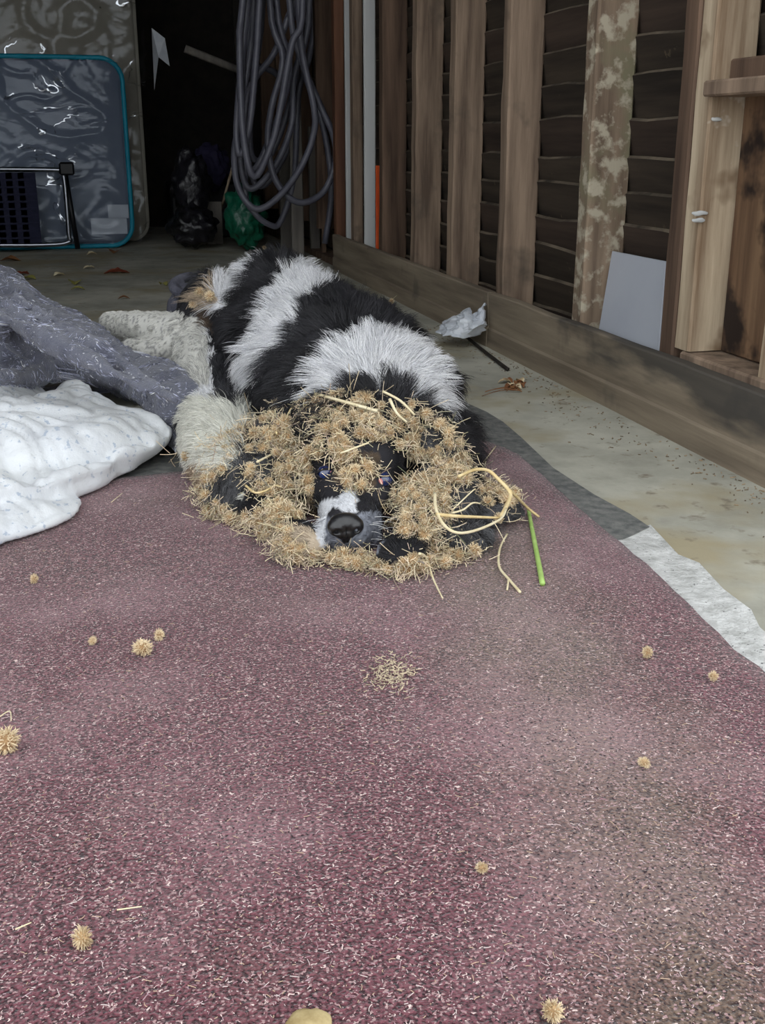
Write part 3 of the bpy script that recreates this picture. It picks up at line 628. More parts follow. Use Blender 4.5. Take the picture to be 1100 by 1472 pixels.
# whiskers
W_ = []
for s in (-1, 1):
    for i in range(11):
        c, n = onto(497 + s * random.uniform(26, 40) - (2 if s < 0 else -8), random.uniform(742, 785)); d = V((s * 1.0, -.25, random.uniform(-.1, .35))).normalized()
        L_ = random.uniform(.018, .034); W_.append([c + d * L_ * t + V((0, 0, -.010 * t * t)) for t in np.linspace(0, 1, 7)])
W_ = np.array([[list(p) for p in q] for q in W_]); add_curves('whisker', W_, np.tile(.00028 * (1 - .7 * np.linspace(0, 1, 7)), (len(W_), 1)), np.full((len(W_), 3), .75), M['fur'], dog)['kind'] = 'stuff'

# ---------------------------------------------------------------- burrs
def burr_mesh(seed, nb=170, r=.0070, R=.0120):
    rr = random.Random(seed); bm = bmesh.new(); bmesh.ops.create_icosphere(bm, subdivisions=2, radius=r)
    for v in bm.verts: v.co *= 1 + rr.uniform(-.12, .12)
    for f in bm.faces: f.material_index = 1
    for i in range(nb):
        zz = 1 - 2 * (i + .5) / nb; a = i * 2.39996 + rr.uniform(-.2, .2); s = math.sqrt(1 - zz * zz); d = V((s * math.cos(a), s * math.sin(a), zz))
        d = (d + V((rr.gauss(0, .12), rr.gauss(0, .12), rr.gauss(0, .12)))).normalized(); t = d.orthogonal().normalized(); t.rotate(Matrix.Rotation(rr.uniform(0, 6.28), 3, d)); b = d.cross(t)
        L_ = R * rr.uniform(.75, 1.15); w = .0007; p0 = d * r * .8; p1 = d * (r + (L_ - r) * .7); p2 = d * L_ + t * .0022
        q = [bm.verts.new(p) for p in (p0 + t * w, p0 - t * w * .5 + b * w, p0 - t * w * .5 - b * w)]; s_ = [bm.verts.new(p) for p in (p1 + t * w * .7, p1 - t * w * .4 + b * w * .7, p1 - t * w * .4 - b * w * .7)]; e = bm.verts.new(p2)
        for k in range(3): bm.faces.new((q[k], q[(k + 1) % 3], s_[(k + 1) % 3], s_[k])); bm.faces.new((s_[k], s_[(k + 1) % 3], e))
    me = bpy.data.meshes.new('burr'); bm.to_mesh(me); bm.free(); me.materials.append(M['burr']); me.materials.append(M['burr_core']); return me
BM = [burr_mesh(i) for i in range(5)]
def burr(p, sc, parent=None):
    o = bpy.data.objects.new('burr', random.choice(BM)); COL.objects.link(o); o.location = p; o.scale = (sc * random.uniform(.8, 1.2), sc * random.uniform(.8, 1.2), sc * random.uniform(.65, 1.0))
    o.rotation_euler = [random.uniform(0, 6.28) for _ in range(3)]
    if parent is not None: unparent_keep(o, parent)
    return o
ZONES = [([(478, 652), (545, 655), (538, 690), (515, 700), (490, 690)], 7, -.006),
         ([(385, 605), (400, 580), (440, 574), (520, 568), (600, 588), (650, 635), (675, 680), (650, 700), (618, 665), (560, 640), (525, 640), (500, 668), (470, 655), (435, 650), (400, 640)], 82, .006),
         ([(300, 690), (306, 645), (340, 602), (385, 590), (428, 612), (445, 650), (458, 690), (448, 735), (425, 748), (395, 745), (400, 700), (390, 650), (350, 655), (325, 670), (318, 690)], 70, .005),
         ([(284, 708), (300, 705), (322, 730), (350, 742), (395, 738), (410, 752), (350, 758), (305, 745)], 24, .0),
         ([(350, 680), (362, 672), (400, 700), (392, 735), (372, 705)], 8, .0),
         ([(570, 695), (600, 680), (640, 662), (665, 690), (650, 705), (640, 760), (618, 785), (585, 780), (566, 740)], 46, .005),
         ([(655, 680), (700, 682), (742, 712), (735, 730), (700, 712), (670, 700)], 12, .0),
         ([(365, 760), (400, 752), (455, 790), (420, 800)], 9, .0),
         ([(405, 790), (450, 797), (500, 806), (560, 808), (620, 795), (690, 795), (680, 808), (600, 822), (520, 822), (440, 806)], 30, .0)]
fib = []
def fibres_at(c, n, k, spread=.012, L0=.02):
    for _ in range(k):
        p = c + V((random.gauss(0, spread), random.gauss(0, spread), random.gauss(0, spread * .5))); d = (V((random.gauss(0, 1), random.gauss(0, 1), random.gauss(0, .7))) + n * .7).normalized()
        L_ = random.uniform(.3, 1.1) * L0; b = V((random.gauss(0, 1), random.gauss(0, 1), random.gauss(0, 1))) * L_ * .5
        fib.append([[*(p + d * L_ * t + b * t * t + V((0, 0, -.004 * t)))] for t in np.linspace(0, 1, 6)])
for poly, cnt, off in ZONES:
    xs = [p[0] for p in poly]; ys = [p[1] for p in poly]; k = 0; acc = []; tries = 0
    while k < cnt and tries < 8000:
        tries += 1; x, y = random.uniform(min(xs), max(xs)), random.uniform(min(ys), max(ys))
        if not in_poly(np.array([x]), np.array([y]), poly)[0]: continue
        if any((x - a) ** 2 + (y - b) ** 2 < (9.5 if tries < 4000 else 6) ** 2 for a, b in acc): continue
        if any((x - a) ** 2 + (y - b) ** 2 < r * r for a, b, r in ((467, 679, 17), (560, 685, 26), (345, 716, 24), (378, 684, 14))): continue
        acc.append((x, y)); c, n = onto(x, y, .003 + off * random.random()); c.z = max(c.z, .022)
        burr(c, random.uniform(.62, 1.05), dog); fibres_at(c, n, 40, .010, .011); fibres_at(c, n, 2, .012, .026); k += 1
for x, y, s in ((563, 433, .95), (380, 356, .9), (349, 345, .9), (655, 577, .7), (272, 655, .9), (290, 425, 1.0), (302, 430, .9), (283, 440, .8), (300, 690, 1), (610, 600, .9), (700, 725, .9), (715, 745, .8)):
    c, n = onto(x, y, .012 if y < 600 else .004); burr(c, s, dog); fibres_at(c, n, 6)
for x, y in [(random.uniform(480, 545), random.uniform(655, 708)) for _ in range(34)]:
    c, n = onto(x, y, .0); fibres_at(c, n, 7, .004, .006)
fib = np.array(fib); fib[:, :, 2] = np.maximum(fib[:, :, 2], .0145)
fc = np.array([.68, .57, .40])[None] * RNG.uniform(.3, 1.3, len(fib))[:, None] + RNG.normal(0, .015, (len(fib), 3))
o = add_curves('burr_fibres', fib, np.full(fib.shape[:2], .00042), np.clip(fc, .02, .9), M['fibre'], dog); tag(o, kind='stuff')

# ---------------------------------------------------------------- straw stems caught in the coat or on the mat
def Q(ox, oy, s, pts): return [(ox + x / s, oy + y / s) for x, y in pts]
def stem(name, pts, rad, m, label, cat='straw', offs=.019, zs=None):
    P_ = [onto(x, y, .002)[0] for x, y in pts]; P_ = [p + (O - p).normalized() * (offs * 1.8 if p.z > .02 else .002) for p in P_]
    if zs: P_ = [PZ(x, y, z_) for (x, y), z_ in zip(pts, zs)]
    for a in range(1, len(P_) - 1):       # stiff stems do not dip into the fur
        P_[a].z = max(P_[a].z, (P_[a - 1].z + P_[a + 1].z) / 2 - .004)
    o = recentre(tube(name, P_, rad, m, None, 6, 4)); tag(o, label, cat); return o
z7 = lambda *p: Q(560, 600, 4.58, p)
stem('straw', z7((455, 390), (560, 345), (650, 350), (720, 410), (785, 480), (795, 530), (735, 655)), [.0022, .0028], M['straw'], 'thick straw blade arching over the burr-ringed ear at right', zs=(.10, .10, .095, .085, .075, .068, .062))
stem('straw', z7((310, 640), (430, 650), (560, 655), (735, 662)), [.0026, .0014], M['straw'], 'straight flat straw lying across the loop on the ear', zs=(.092, .085, .075, .062))
stem('straw', z7((300, 500), (305, 600), (360, 710), (450, 760), (580, 740), (730, 680), (770, 600)), [.0022, .0014], M['straw_pale'], 'pale straw curving round the lower side of the ear loop', zs=(.10, .095, .085, .078, .07, .062, .066))
stem('straw', z7((790, 480), (850, 535), (905, 600), (985, 655)), [.0022, .0018], M['straw'], 'short straw joining the ear loop to the green-tipped stalk', zs=(.075, .055, .03, .016))
stem('grass_stalk', z7((915, 610), (940, 740), (975, 920), (1008, 1095)), [.0026, .0034], M['green_stem'], 'green-tipped grass stalk lying on the red carpet right of the ear', 'grass stalk')
stem('twig', z7((775, 768), (728, 860), (722, 980), (790, 1070), (860, 1150)), [.0013, .0018], M['straw_pale'], 'thin crooked pale twig on the carpet below the ear', 'twig', .003)
stem('twig', z7((785, 1060), (775, 1135)), [.0012, .001], M['straw_pale'], 'tiny offshoot lying beside the crooked pale twig', 'twig', .003)
stem('straw', z7((190, 900), (240, 990), (290, 1080), (350, 1190)), [.0018, .0008], M['straw_pale'], 'thin straw poking out from under the chin burrs')
stem('straw', z7((415, 610), (540, 490), (560, 480)), [.0010, .0008], M['straw_pale'], 'hair-thin straw crossing the inside of the ear loop')
stem('straw', z7((410, 630), (480, 610), (540, 565), (590, 570)), [.0014, .001], M['straw_pale'], 'short wavy straw inside the ear loop')
stem('straw', z7((600, 320), (700, 190)), [.0012, .0010], M['straw_pale'], 'short upright straw behind the ear loop')
z1 = lambda *p: Q(250, 540, 2, p)
stem('straw', z1((412, 55), (500, 80), (585, 105)), [.0020, .0028], M['straw_pale'], 'long pale straw across the top of the head', offs=.018)
stem('straw', z1((600, 48), (650, 75), (690, 115)), [.0018, .0018], M['straw_pale'], 'pale straw curling behind the crown burrs', offs=.018)
stem('straw', z1((620, 70), (640, 110), (668, 135)), [.0024, .0016], M['straw_pale'], 'broad short straw among the crown burrs', offs=.018)
stem('straw', z1((480, 225), (560, 195)), [.0014, .0012], M['straw_pale'], 'small straw lying above the bridge of the nose', offs=.018)
stem('straw', z1((320, 130), (345, 95), (385, 85)), [.0014, .0012], M['straw'], 'bent straw between the crown and the left-hand ear', offs=.018)
z6 = lambda *p: Q(280, 580, 5.5, p)
stem('straw', z6((400, 650), (480, 715), (560, 700), (630, 655), (700, 680)), [.0016, .0013], M['straw'], 'yellow straw looped over the left-hand ear', offs=.014)
stem('straw', z6((495, 470), (615, 410)), [.0018, .0012], M['straw_pale'], 'short pale straw near the top of the left-hand ear', offs=.014)
stem('straw', z6((650, 245), (635, 100)), [.0014, .001], M['straw'], 'short straw standing up from the left-hand ear', offs=.018)

# ---------------------------------------------------------------- burrs and bits lying on the carpet
CB = [(205, 931, 1.0, 'pale burr with drooping bristles on the carpet left of the middle'), (229, 913, .6, 'small burr just behind the pale drooping burr'),
      (8, 1066, 1.0, 'pale burr at the left edge of the carpet'), (133, 921, .45, 'tiny burr scrap left of the drooping burr'),
      (931, 938, .55, 'brown burr near the right edge of the carpet'), (926, 1096, .5, 'little pale burr on the trodden brown strip'),
      (118, 1348, .6, 'spidery burr on the lower left carpet'), (795, 1453, .6, 'flattened burr at the bottom of the carpet'),
      (49, 832, .5, 'small tan burr scrap near the white quilt'), (1026, 972, .55, 'whitish burr scrap close to the concrete strip'),
      (693, 1247, .45, 'thin bristle tuft on the carpet below the middle')]
for x, y, s, lab in CB:
    p = PZ(x, y, ZC + .008 * s); tag(burr(p, s), lab, 'burr')
o = burr(PZ(632, 712, .02), .01); bpy.data.objects.remove(o)
# crumbled burr dust
st = []
for _ in range(260):
    p = PZ(random.gauss(562, 17), random.gauss(968, 12), ZC + .001); a = random.uniform(0, 6.28); L_ = random.uniform(.002, .006)
    st.append([[p.x + math.cos(a) * L_ * t, p.y + math.sin(a) * L_ * t, p.z + .0015 * t] for t in (0, .5, 1)])
st = np.array(st); o = add_curves('burr_crumbs', st, np.full(st.shape[:2], .0004), np.array([.55, .46, .32]) * RNG.uniform(.6, 1.3, (len(st), 1)), M['fibre']); tag(o, 'scatter of pale crumbled burr bits in the middle of the carpet', 'crumbs', kind='stuff')
# loose fibres and chaff over the whole carpet
st = []; cc = []
for i in range(11000):
    if i % 3: x, y = random.uniform(-.55, .56), random.uniform(.45, 1.66)
    else:
        q = PZ(random.uniform(0, 1100), random.uniform(820, 1472)); x, y = q.x, q.y
        if x > .56: continue
    a = random.uniform(0, 6.28); L_ = random.choice((.0012, .002, .002, .0025, .003, .0055)) * random.uniform(.6, 1.2); b = random.gauss(0, .3); r = .00022 if L_ > .004 else .00034
    st.append([[x + math.cos(a + b * t) * L_ * t, y + math.sin(a + b * t) * L_ * t, ZC + .0003] for t in (0, .33, .66, 1)]); cc.append(random.choice(((.55, .42, .42), (.62, .52, .50), (.36, .20, .23), (.5, .36, .26), (.45, .3, .33))))
st = np.array(st); o = add_curves('carpet_chaff', st, np.full(st.shape[:2], .00026), np.array(cc), M['fibre']); tag(o, 'fine pale chaff and fibres strewn over the red carpet', 'chaff', kind='stuff')
# dry straw chips beside the quilt
for pts, lab in ((((160, 722), (176, 709)), 'short brown straw chip on the carpet beside the quilt'), (((22, 1336), (45, 1326)), 'thin pale sliver on the lower left carpet'), (((168, 1308), (204, 1303)), 'faint long fibre on the lower carpet'), (((0, 1030), (14, 1022), (16, 1036)), 'curled pale straw at the left edge of the carpet')):
    stem('straw_chip', pts, [.0006, .0004], M['straw_pale'], lab, 'straw', .002)
bm = bmesh.new(); ell(bm, PZ(443, 1474, ZC + .004), (.014, .011, .007)); me = from_bm('stone', bm, True)
for v in me.vertices: v.co += v.co.normalized() * noise.noise(v.co * 150) * .003
tag(recentre(link('stone', me, M['pebble'])), 'tan stone on the carpet at the bottom edge of the photo', 'stone')

# ================================================================ right side: board, bag, stick, leaf clump
# white board leaning in the bay
A = [PX(957, 377, 1.035), PX(880, 361, 1.035)]; zt2 = A[1].z; y0, y1 = A[0].y, A[1].y
def leaning(name, y0, y1, ztop, x0, x1, t, m, label, cat, zb=.132):
    bm = bmesh.new(); vs = []
    for dx in (0, t):
        for y, z_ in ((y0, 0), (y1, 0), (y1, 1), (y0, 1)): vs.append(bm.verts.new(((x0 if z_ == 0 else x1) + dx, y, zb if z_ == 0 else ztop)))
    for f in ((0, 1, 2, 3), (7, 6, 5, 4), (0, 4, 5, 1), (1, 5, 6, 2), (2, 6, 7, 3), (3, 7, 4, 0)): bm.faces.new([vs[i] for i in f])
    bmesh.ops.bevel(bm, geom=bm.edges[:], offset=.001, segments=1, affect='EDGES')
    return tag(recentre(link(name, from_bm(name, bm), m)), label, cat)
ylo = PX(946, 515, .99).y + .004; yhi = PX(857, 492, .997).y
#leaning('hardboard_sheet', ylo, yhi + .0, zt2, .997, 1.055, .006, M['white_board'], 'plain white panel leaning between two wall studs behind the kickboard', 'panel')
bm = bmesh.new(); cs = []
for px, py, x in ((948, 560, .992), (853, 520, .992), (880, 361, 1.05), (957, 376, 1.05)):
    q = PX(px, py, x); q.y = max(q.y, ylo); q.z = max(q.z, .03); cs.append(q)
f = bm.faces.new([bm.verts.new(q) for q in cs]); g = bmesh.ops.extrude_face_region(bm, geom=[f])
for v in [q for q in g['geom'] if isinstance(q, bmesh.types.BMVert)]: v.co.x += .005
bmesh.ops.bevel(bm, geom=bm.edges[:], offset=.0008, segments=1, affect='EDGES')
tag(recentre(link('hardboard_sheet', from_bm('hardboard_sheet', bm), M['white_board'])), 'plain white board leaning between two wall studs behind the kickboard', 'board')
# crumpled plastic bag
def crumple(name, c, sx, sy, sz, seed, m, label, cat, spikes=.35, sub=4):
    bm = bmesh.new(); bmesh.ops.create_icosphere(bm, subdivisions=sub, radius=1)
    for v in bm.verts:
        d = v.co.normalized(); n = noise.cell(d * 3 + V((seed, 0, 0))); r = 1 + spikes * (abs(noise.noise(d * 2.3 + V((seed, 1, 2)))) * 1.6 - .5) - spikes * .5 * abs(noise.noise(d * 6 + V((seed, 4, 2))))
        v.co = V((c[0] + d.x * r * sx, c[1] + d.y * r * sy, max(.002, c[2] + d.z * r * sz)))
    return tag(recentre(link(name, from_bm(name, bm, True), m)), label, cat)
def sheet_bag():
    c = PX(680, 485, .925); bm = bmesh.new(); 
    prof = [[(628, 478, .84), (640, 482, .85), (660, 486, .88), (680, 484, .92), (696, 474, .945)], [(632, 466, .86), (648, 468, .87), (664, 470, .89), (680, 474, .91), (697, 462, .94)],
            [(640, 460, .88), (654, 456, .89), (668, 452, .90), (679, 464, .91), (696, 450, .945)], [(648, 458, .90), (660, 450, .91), (672, 443, .91), (676, 455, .925), (694, 436, .95)]]
    G = [[V(PX(*p)) for p in r] for r in prof]; n = 6; nu, nv = (len(G) - 1) * n, 4 * n; V_ = []
    for a in range(nu + 1):
        row = []
        for b in range(nv + 1):
            i, u = min(a // n, len(G) - 2), 0; u = a / n - i; j = min(b // n, 3); w = b / n - j
            p = G[i][j].lerp(G[i][j + 1], w).lerp(G[i + 1][j].lerp(G[i + 1][j + 1], w), u); p.x += noise.noise(p * 60) * .014 + noise.noise(p * 130) * .006; p.z = max(.004, p.z + noise.noise(p * 45) * .006); row.append(bm.verts.new(p))
        V_.append(row)
    for a in range(nu):
        for b in range(nv): bm.faces.new((V_[a][b], V_[a][b + 1], V_[a + 1][b + 1], V_[a + 1][b]))
    r = bmesh.ops.extrude_face_region(bm, geom=bm.faces[:])
    for v in [g for g in r['geom'] if isinstance(g, bmesh.types.BMVert)]: v.co += V((.006, .006, -.001)); v.co.z = max(.002, v.co.z)
    me = from_bm('plastic_bag', bm, False); return tag(recentre(link('plastic_bag', me, M['bagfilm'])), 'crumpled whitish plastic bag lying against the kickboard beside the dog', 'bag')
sheet_bag()
o = recentre(tube('stick', [PZ(656, 474, .025), PZ(668, 482, .014), PZ(690, 500, .006), PZ(730, 531, .005)], [.0035, .0045], M['stick'], None, 6, 4)); tag(o, 'thin black stick lying on the concrete in front of the plastic bag', 'stick')
def leaf(c, s, m, seed, name='leaf'):
    r = random.Random(seed); bm = bmesh.new(); n = 10; top = []; ang = r.uniform(0, 6.28); L_ = s
    mid = [V((math.cos(ang) * (t - .5) * L_, math.sin(ang) * (t - .5) * L_, .004 + .006 * math.sin(t * 3.1) + r.uniform(0, .002))) for t in np.linspace(0, 1, n)]
    nrm = V((-math.sin(ang), math.cos(ang), 0)); A_, B_, C_ = [], [], []
    for k, p in enumerate(mid):
        w = L_ * .34 * math.sin(math.pi * (k + .15) / (n - .7)) * r.uniform(.75, 1.1)
        A_.append(bm.verts.new(p + nrm * w + V((0, 0, w * .45)))); B_.append(bm.verts.new(p)); C_.append(bm.verts.new(p - nrm * w + V((0, 0, w * .35))))
    for k in range(n - 1): bm.faces.new((A_[k], A_[k + 1], B_[k + 1], B_[k])); bm.faces.new((B_[k], B_[k + 1], C_[k + 1], C_[k]))
    g = bmesh.ops.extrude_face_region(bm, geom=bm.faces[:])
    for v in [q for q in g['geom'] if isinstance(q, bmesh.types.BMVert)]: v.co.z -= .0006
    zmin = min(v.co.z for v in bm.verts)
    for v in bm.verts: v.co.z -= zmin
    o = link(name, from_bm(name, bm), m); o.location = (c.x, c.y, c.z); return o
# dry leaf clump near the kickboard: crumpled leaf with frayed fibres
cl = empty('leaf_clump', PZ(738, 556)); tag(cl, 'small frayed clump of dry brown leaves on the concrete floor', 'leaves')
for k in range(12):
    p = PZ(738 + random.gauss(0, 7), 555 + random.gauss(0, 4), .001); o = leaf(p, random.uniform(.02, .032), M['burr' if k % 3 == 0 else 'leaf'], k, 'leaf_scrap'); unparent_keep(o, cl)
for k in range(6):
    a = PZ(745 + k, 558 + k, .004); b = PZ(762 + random.uniform(-70, 8), 566 + random.uniform(-14, 6), .002); o = tube('leaf_stalk', [a, (a + b) / 2 + V((0, 0, .006)), b], [.0012, .0006], M['leaf'], cl, 5, 3)
# grit along the foot of the kickboard
st = []
for _ in range(420):
    y = random.uniform(1.2, 3.0); x = .955 - abs(random.gauss(0, .04)) - (.06 * random.random() if 1.6 < y < 2.1 else 0); a = random.uniform(0, 6.28); L_ = random.uniform(.002, .007)
    st.append([[x + math.cos(a) * L_ * t, y + math.sin(a) * L_ * t, .001 + .001 * t] for t in (0, .5, 1)])
st = np.array(st); o = add_curves('floor_grit', st, np.full(st.shape[:2], .0007), np.array([.22, .16, .10]) * RNG.uniform(.4, 1.8, (len(st), 1)), M['fibre']); tag(o, 'brown grit and crumbs along the foot of the kickboard', 'grit', kind='stuff')

# ================================================================ back of the garage
def upright(name, pxl, pxr, ptop, pbot, x, m, label, cat, w=None, dep=.02, lean=0, z0=.0):
    y = PX((pxl + pxr) / 2, pbot, 1.01).y; a = PY(pxl, pbot, y); b = PY(pxr, pbot, y); zt = PY((pxl + pxr) / 2, ptop, y).z if ptop > 0 else 1.9
    me = post_mesh(name, a.x, b.x, y, y + dep, z0, zt, 16, .001, lean); return tag(recentre(link(name, me, m)), label, cat)
upright('timber_batten', 484, 498, 0, 340, .992, M['red_wood'], 'reddish brown timber upright with a knot, leftmost by the kickboard end', 'timber', dep=.05, z0=.03)
upright('white_batten', 499, 508, 0, 345, .985, M['white_paint'], 'slim white painted batten beside the reddish timber', 'batten', dep=.02, z0=.03)
upright('timber_batten', 509, 523, 0, 350, .995, M['stud'], 'dark brown timber upright between the two white battens', 'timber', dep=.05, z0=.03)
upright('white_batten', 525, 541, 0, 355, .972, M['white_paint'], 'wide white painted batten beside the orange strip', 'batten', dep=.018, z0=.03)
upright('orange_strip', 541, 550, 238, 358, .988, M['orange'], 'short orange plastic strip standing behind the kickboard', 'strip', dep=.012, z0=.03)
# low grey battens behind the hose, leaning in the corner
for (x0, x1, yt, yb, Y, c, lab) in ((421, 438, 145, 368, 4.95, 'grey_wood', 'tall pale grey batten standing behind the hose'), (447, 461, 182, 352, 5.1, 'grey_wood', 'shorter grey board with square top right of the tall pale batten'), (464, 470, 140, 368, 4.9, 'stud_brown', 'narrow brown batten by the reddish timber'), (405, 420, 215, 352, 5.3, 'grey_wood', 'dim grey batten left of the tall pale batten')):
    a = PY(x0, yt, Y); b = PY(x1, yb, Y); me = post_mesh('loose_batten', PY(x0, yb, Y).x, PY(x1, yb, Y).x, Y, Y + .03, 0, a.z, 10, .001); tag(recentre(link('loose_batten', me, M[c])), lab, 'batten')
o = recentre(tube('cane', [PZ(306, 345, .005), PY(352, 175, 5.6)], .007, M['stud_pale'], None, 6, 0)); tag(o, 'thin light cane leaning in the dark corner left of the hose', 'cane')
me = from_bm('roof_pole', tube_bm([PY(266, 70, 5.6), PY(352, 104, 5.6)], .018, 8), True)
o = recentre(link('roof_pole', me, M['grey_wood'])); tag(o, 'grey pole stub sticking out left of the hose in the dark', 'pole')
box_p = PY(352, 104, 5.6)
o = box('pole_bracket', (box_p.x - .03, 5.70, .0), (box_p.x + .03, 5.76, box_p.z + .4), M['dark_wall']); tag(recentre(o), 'black post standing in the dark behind the hose', 'post')
# coiled hose hanging from a roof peg: separate loops of one long hose
hose = empty('hose_coil', PY(410, 320, 4.7)); tag(hose, 'long grey rubber hose hanging in many loops at the back', 'hose')
zp = lambda *p: Q(200, 0, 3.143, p)
zq = lambda *p: Q(280, 120, 5, p)
TOP = 1.75
LO = [zp((470, 0), (455, 200), (470, 600), (520, 800), (600, 650), (640, 480), (690, 200), (740, 0)),
      zp((545, 0), (530, 250), (500, 560), (460, 700), (440, 600), (462, 300), (490, 0)),
      zp((480, 0), (470, 300), (450, 560), (430, 700), (450, 850), (530, 945), (640, 880), (740, 740), (790, 600), (790, 480), (740, 250), (720, 0)),
      zp((590, 0), (650, 260), (600, 480), (582, 650), (620, 820), (720, 915), (830, 870), (885, 740), (880, 620), (820, 480), (730, 260), (680, 0)),
      zp((620, 0), (680, 330), (560, 700), (500, 760), (480, 620), (500, 400), (610, 240), (680, 60), (700, 0)),
      zp((770, 0), (700, 350), (690, 560), (620, 740), (520, 850), (470, 800), (455, 560), (500, 260), (520, 0)),
      zp((720, 0), (740, 300), (830, 560), (870, 850), (840, 1100)),
      zp((540, 0), (520, 300), (500, 600), (520, 720), (600, 690), (690, 440), (730, 200), (750, 0)),
      zp((780, 0), (770, 250), (720, 420), (700, 800), (640, 1000), (590, 1015), (520, 960), (480, 860), (500, 500), (560, 0)),
      zp((520, 0), (480, 260), (600, 320), (700, 420), (690, 620), (600, 800), (540, 840), (500, 760), (480, 500), (470, 0))]
for k, lo in enumerate(LO):
    Y = 4.55 + .05 * k; pts = [PY(x, y, Y + .012 * math.sin(i * 1.7 + k)) for i, (x, y) in enumerate(lo)]
    for e in (0, -1):
        if lo[e][1] <= 0:
            q = pts[e]; top = V((.83 + (q.x - .83) * .35, Y, TOP)); pts = ([top] + pts) if e == 0 else (pts + [top])
    tube('hose_loop', pts, .0135, M['hose'], hose, 8, 5)
p = tube('hanging_peg', [V((.83, 4.4, TOP + .0)), V((.83, 5.15, TOP + .0))], .025, M['stud_brown'], hose, 8, 0)
box('peg_hanger', (.80, 4.75, TOP), (.86, 4.8, 2.25), M['stud_brown'], hose)
# dark bags and bundles in the corner
def bagobj(name, px, py, Y, r, seed, m, label, cat, spikes=.3):
    c = PY(px, py, Y); return crumple(name, (c.x, c.y, c.z), r[0], r[1], r[2], seed, m, label, cat, spikes)
bagobj('green_sack', 352, 312, 5.3, (.10, .10, .14), 5, M['green'], 'dark green plastic sack behind the hose loops', 'sack')
bagobj('black_sack', 278, 325, 5.45, (.12, .10, .10), 8, M['black_bag'], 'black plastic sack slumped on the floor beside the cane', 'sack')
bagobj('black_bundle', 275, 268, 5.7, (.10, .10, .17), 11, M['black_bag'], 'taller dark plastic bundle standing behind the black sack', 'bundle')
bagobj('purple_bundle', 303, 240, 6.0, (.10, .09, .12), 13, M['purple'], 'dim purple cloth bundle in the dark beyond the black sack', 'bundle')
c = PY(305, 308, 5.75); o = box('cardboard_sheet', (c.x - .03, 5.75, .0), (c.x + .05, 5.77, c.z + .06), M['grey_wood']); tag(recentre(o), 'small grey board scrap behind the cane', 'board')
c = PY(300, 240, 6.1); o = box('storage_crate', (c.x - .2, 6.15, 0), (c.x + .25, 6.5, c.z - .08), M['black_pl'], bev=.01); tag(recentre(o), 'black crate in the dark rear corner under the purple bundle', 'crate')

# mattresses in polythene
def rbox(name, cx, y, z0, w, h, d, r, m, parent=None):       # upright slab with rounded outline
    bm = bmesh.new(); out = []
    for (sx, sz, a0) in ((1, 1, 0), (-1, 1, 90), (-1, -1, 180), (1, -1, 270)):
        for k in range(7):
            a = math.radians(a0 + 15 * k); out.append((cx + sx * (w / 2 - r) + math.cos(a) * r, z0 + h / 2 + sz * (h / 2 - r) + math.sin(a) * r))
    f = bm.faces.new([bm.verts.new((x, y, z)) for x, z in out]); g = bmesh.ops.extrude_face_region(bm, geom=[f])
    for v in [q for q in g['geom'] if isinstance(q, bmesh.types.BMVert)]: v.co.y += d
    bmesh.ops.bevel(bm, geom=[e for e in bm.edges if abs(e.verts[0].co.y - e.verts[1].co.y) < 1e-6], offset=min(.02, d * .3), segments=3, affect='EDGES')
    return put(name, from_bm(name, bm, True), m, parent), out
def film_sheet(name, x0, x1, z0, z1, y, m, parent, amp=.012, seed=0, dk=.07):
    bm = bmesh.new(); nx, nz = 90, 100; G = []
    for j in range(nz + 1):
        row = []
        for i in range(nx + 1):
            u, v = i / nx, j / nz; x = x0 + (x1 - x0) * u; z = z0 + (z1 - z0) * v
            q = V((x * 3.2 + z * 1.5, z * 4 - x, seed)); f = (1 - abs(noise.noise(q)) * 3) ; f2 = 1 - abs(noise.noise(q * 2.7)) * 3
            ed = max(0, 1 - min(u, 1 - u) * 14) ; yy = y - amp * max(0, f) ** 3 - amp * .5 * max(0, f2) ** 3 + dk * ed * ed
            xx = x + (.012 * noise.noise(V((z * 6, seed, 1))) if i in (0, nx) else 0)
            row.append(bm.verts.new((xx, yy, z)))
        G.append(row)
    for j in range(nz):
        for i in range(nx): bm.faces.new((G[j][i], G[j][i + 1], G[j + 1][i + 1], G[j + 1][i]))
    me = bpy.data.meshes.new(name); bm.to_mesh(me); bm.free(); me.shade_smooth(); return put(name, me, m, parent)
m1 = empty('mattress', (-.3, 5.95, 0)); tag(m1, 'tall greyish brown mattress in clear polythene standing at the back left', 'mattress')
xr = PY(214, 300, 5.9).x
rbox('mattress_pad', xr - .75, 5.9, 0.01, 1.5, 1.75, .18, .09, M['tan_sheet'], m1)
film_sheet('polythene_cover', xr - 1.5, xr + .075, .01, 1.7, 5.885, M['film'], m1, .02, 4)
pp = PY(233, 75, 5.86)
bm = bmesh.new(); 
vs = [PY(218, 40, 5.9), PY(237, 55, 5.86), PY(244, 95, 5.85), PY(228, 82, 5.82), PY(222, 130, 5.88)]
vv = [bm.verts.new(v) for v in vs]; bm.faces.new((vv[0], vv[3], vv[1])); bm.faces.new((vv[1], vv[3], vv[2])); bm.faces.new((vv[0], vv[4], vv[3])); g = bmesh.ops.extrude_face_region(bm, geom=bm.faces[:])
for v in [q for q in g['geom'] if isinstance(q, bmesh.types.BMVert)]: v.co.y += .006
put('torn_flap', from_bm('torn_flap', bm), M['bagfilm'], m1)
m2 = empty('mattress', (-.4, 5.7, 0)); tag(m2, 'slate blue mattress with teal piping wrapped in clear polythene, in front of the brown one', 'mattress')
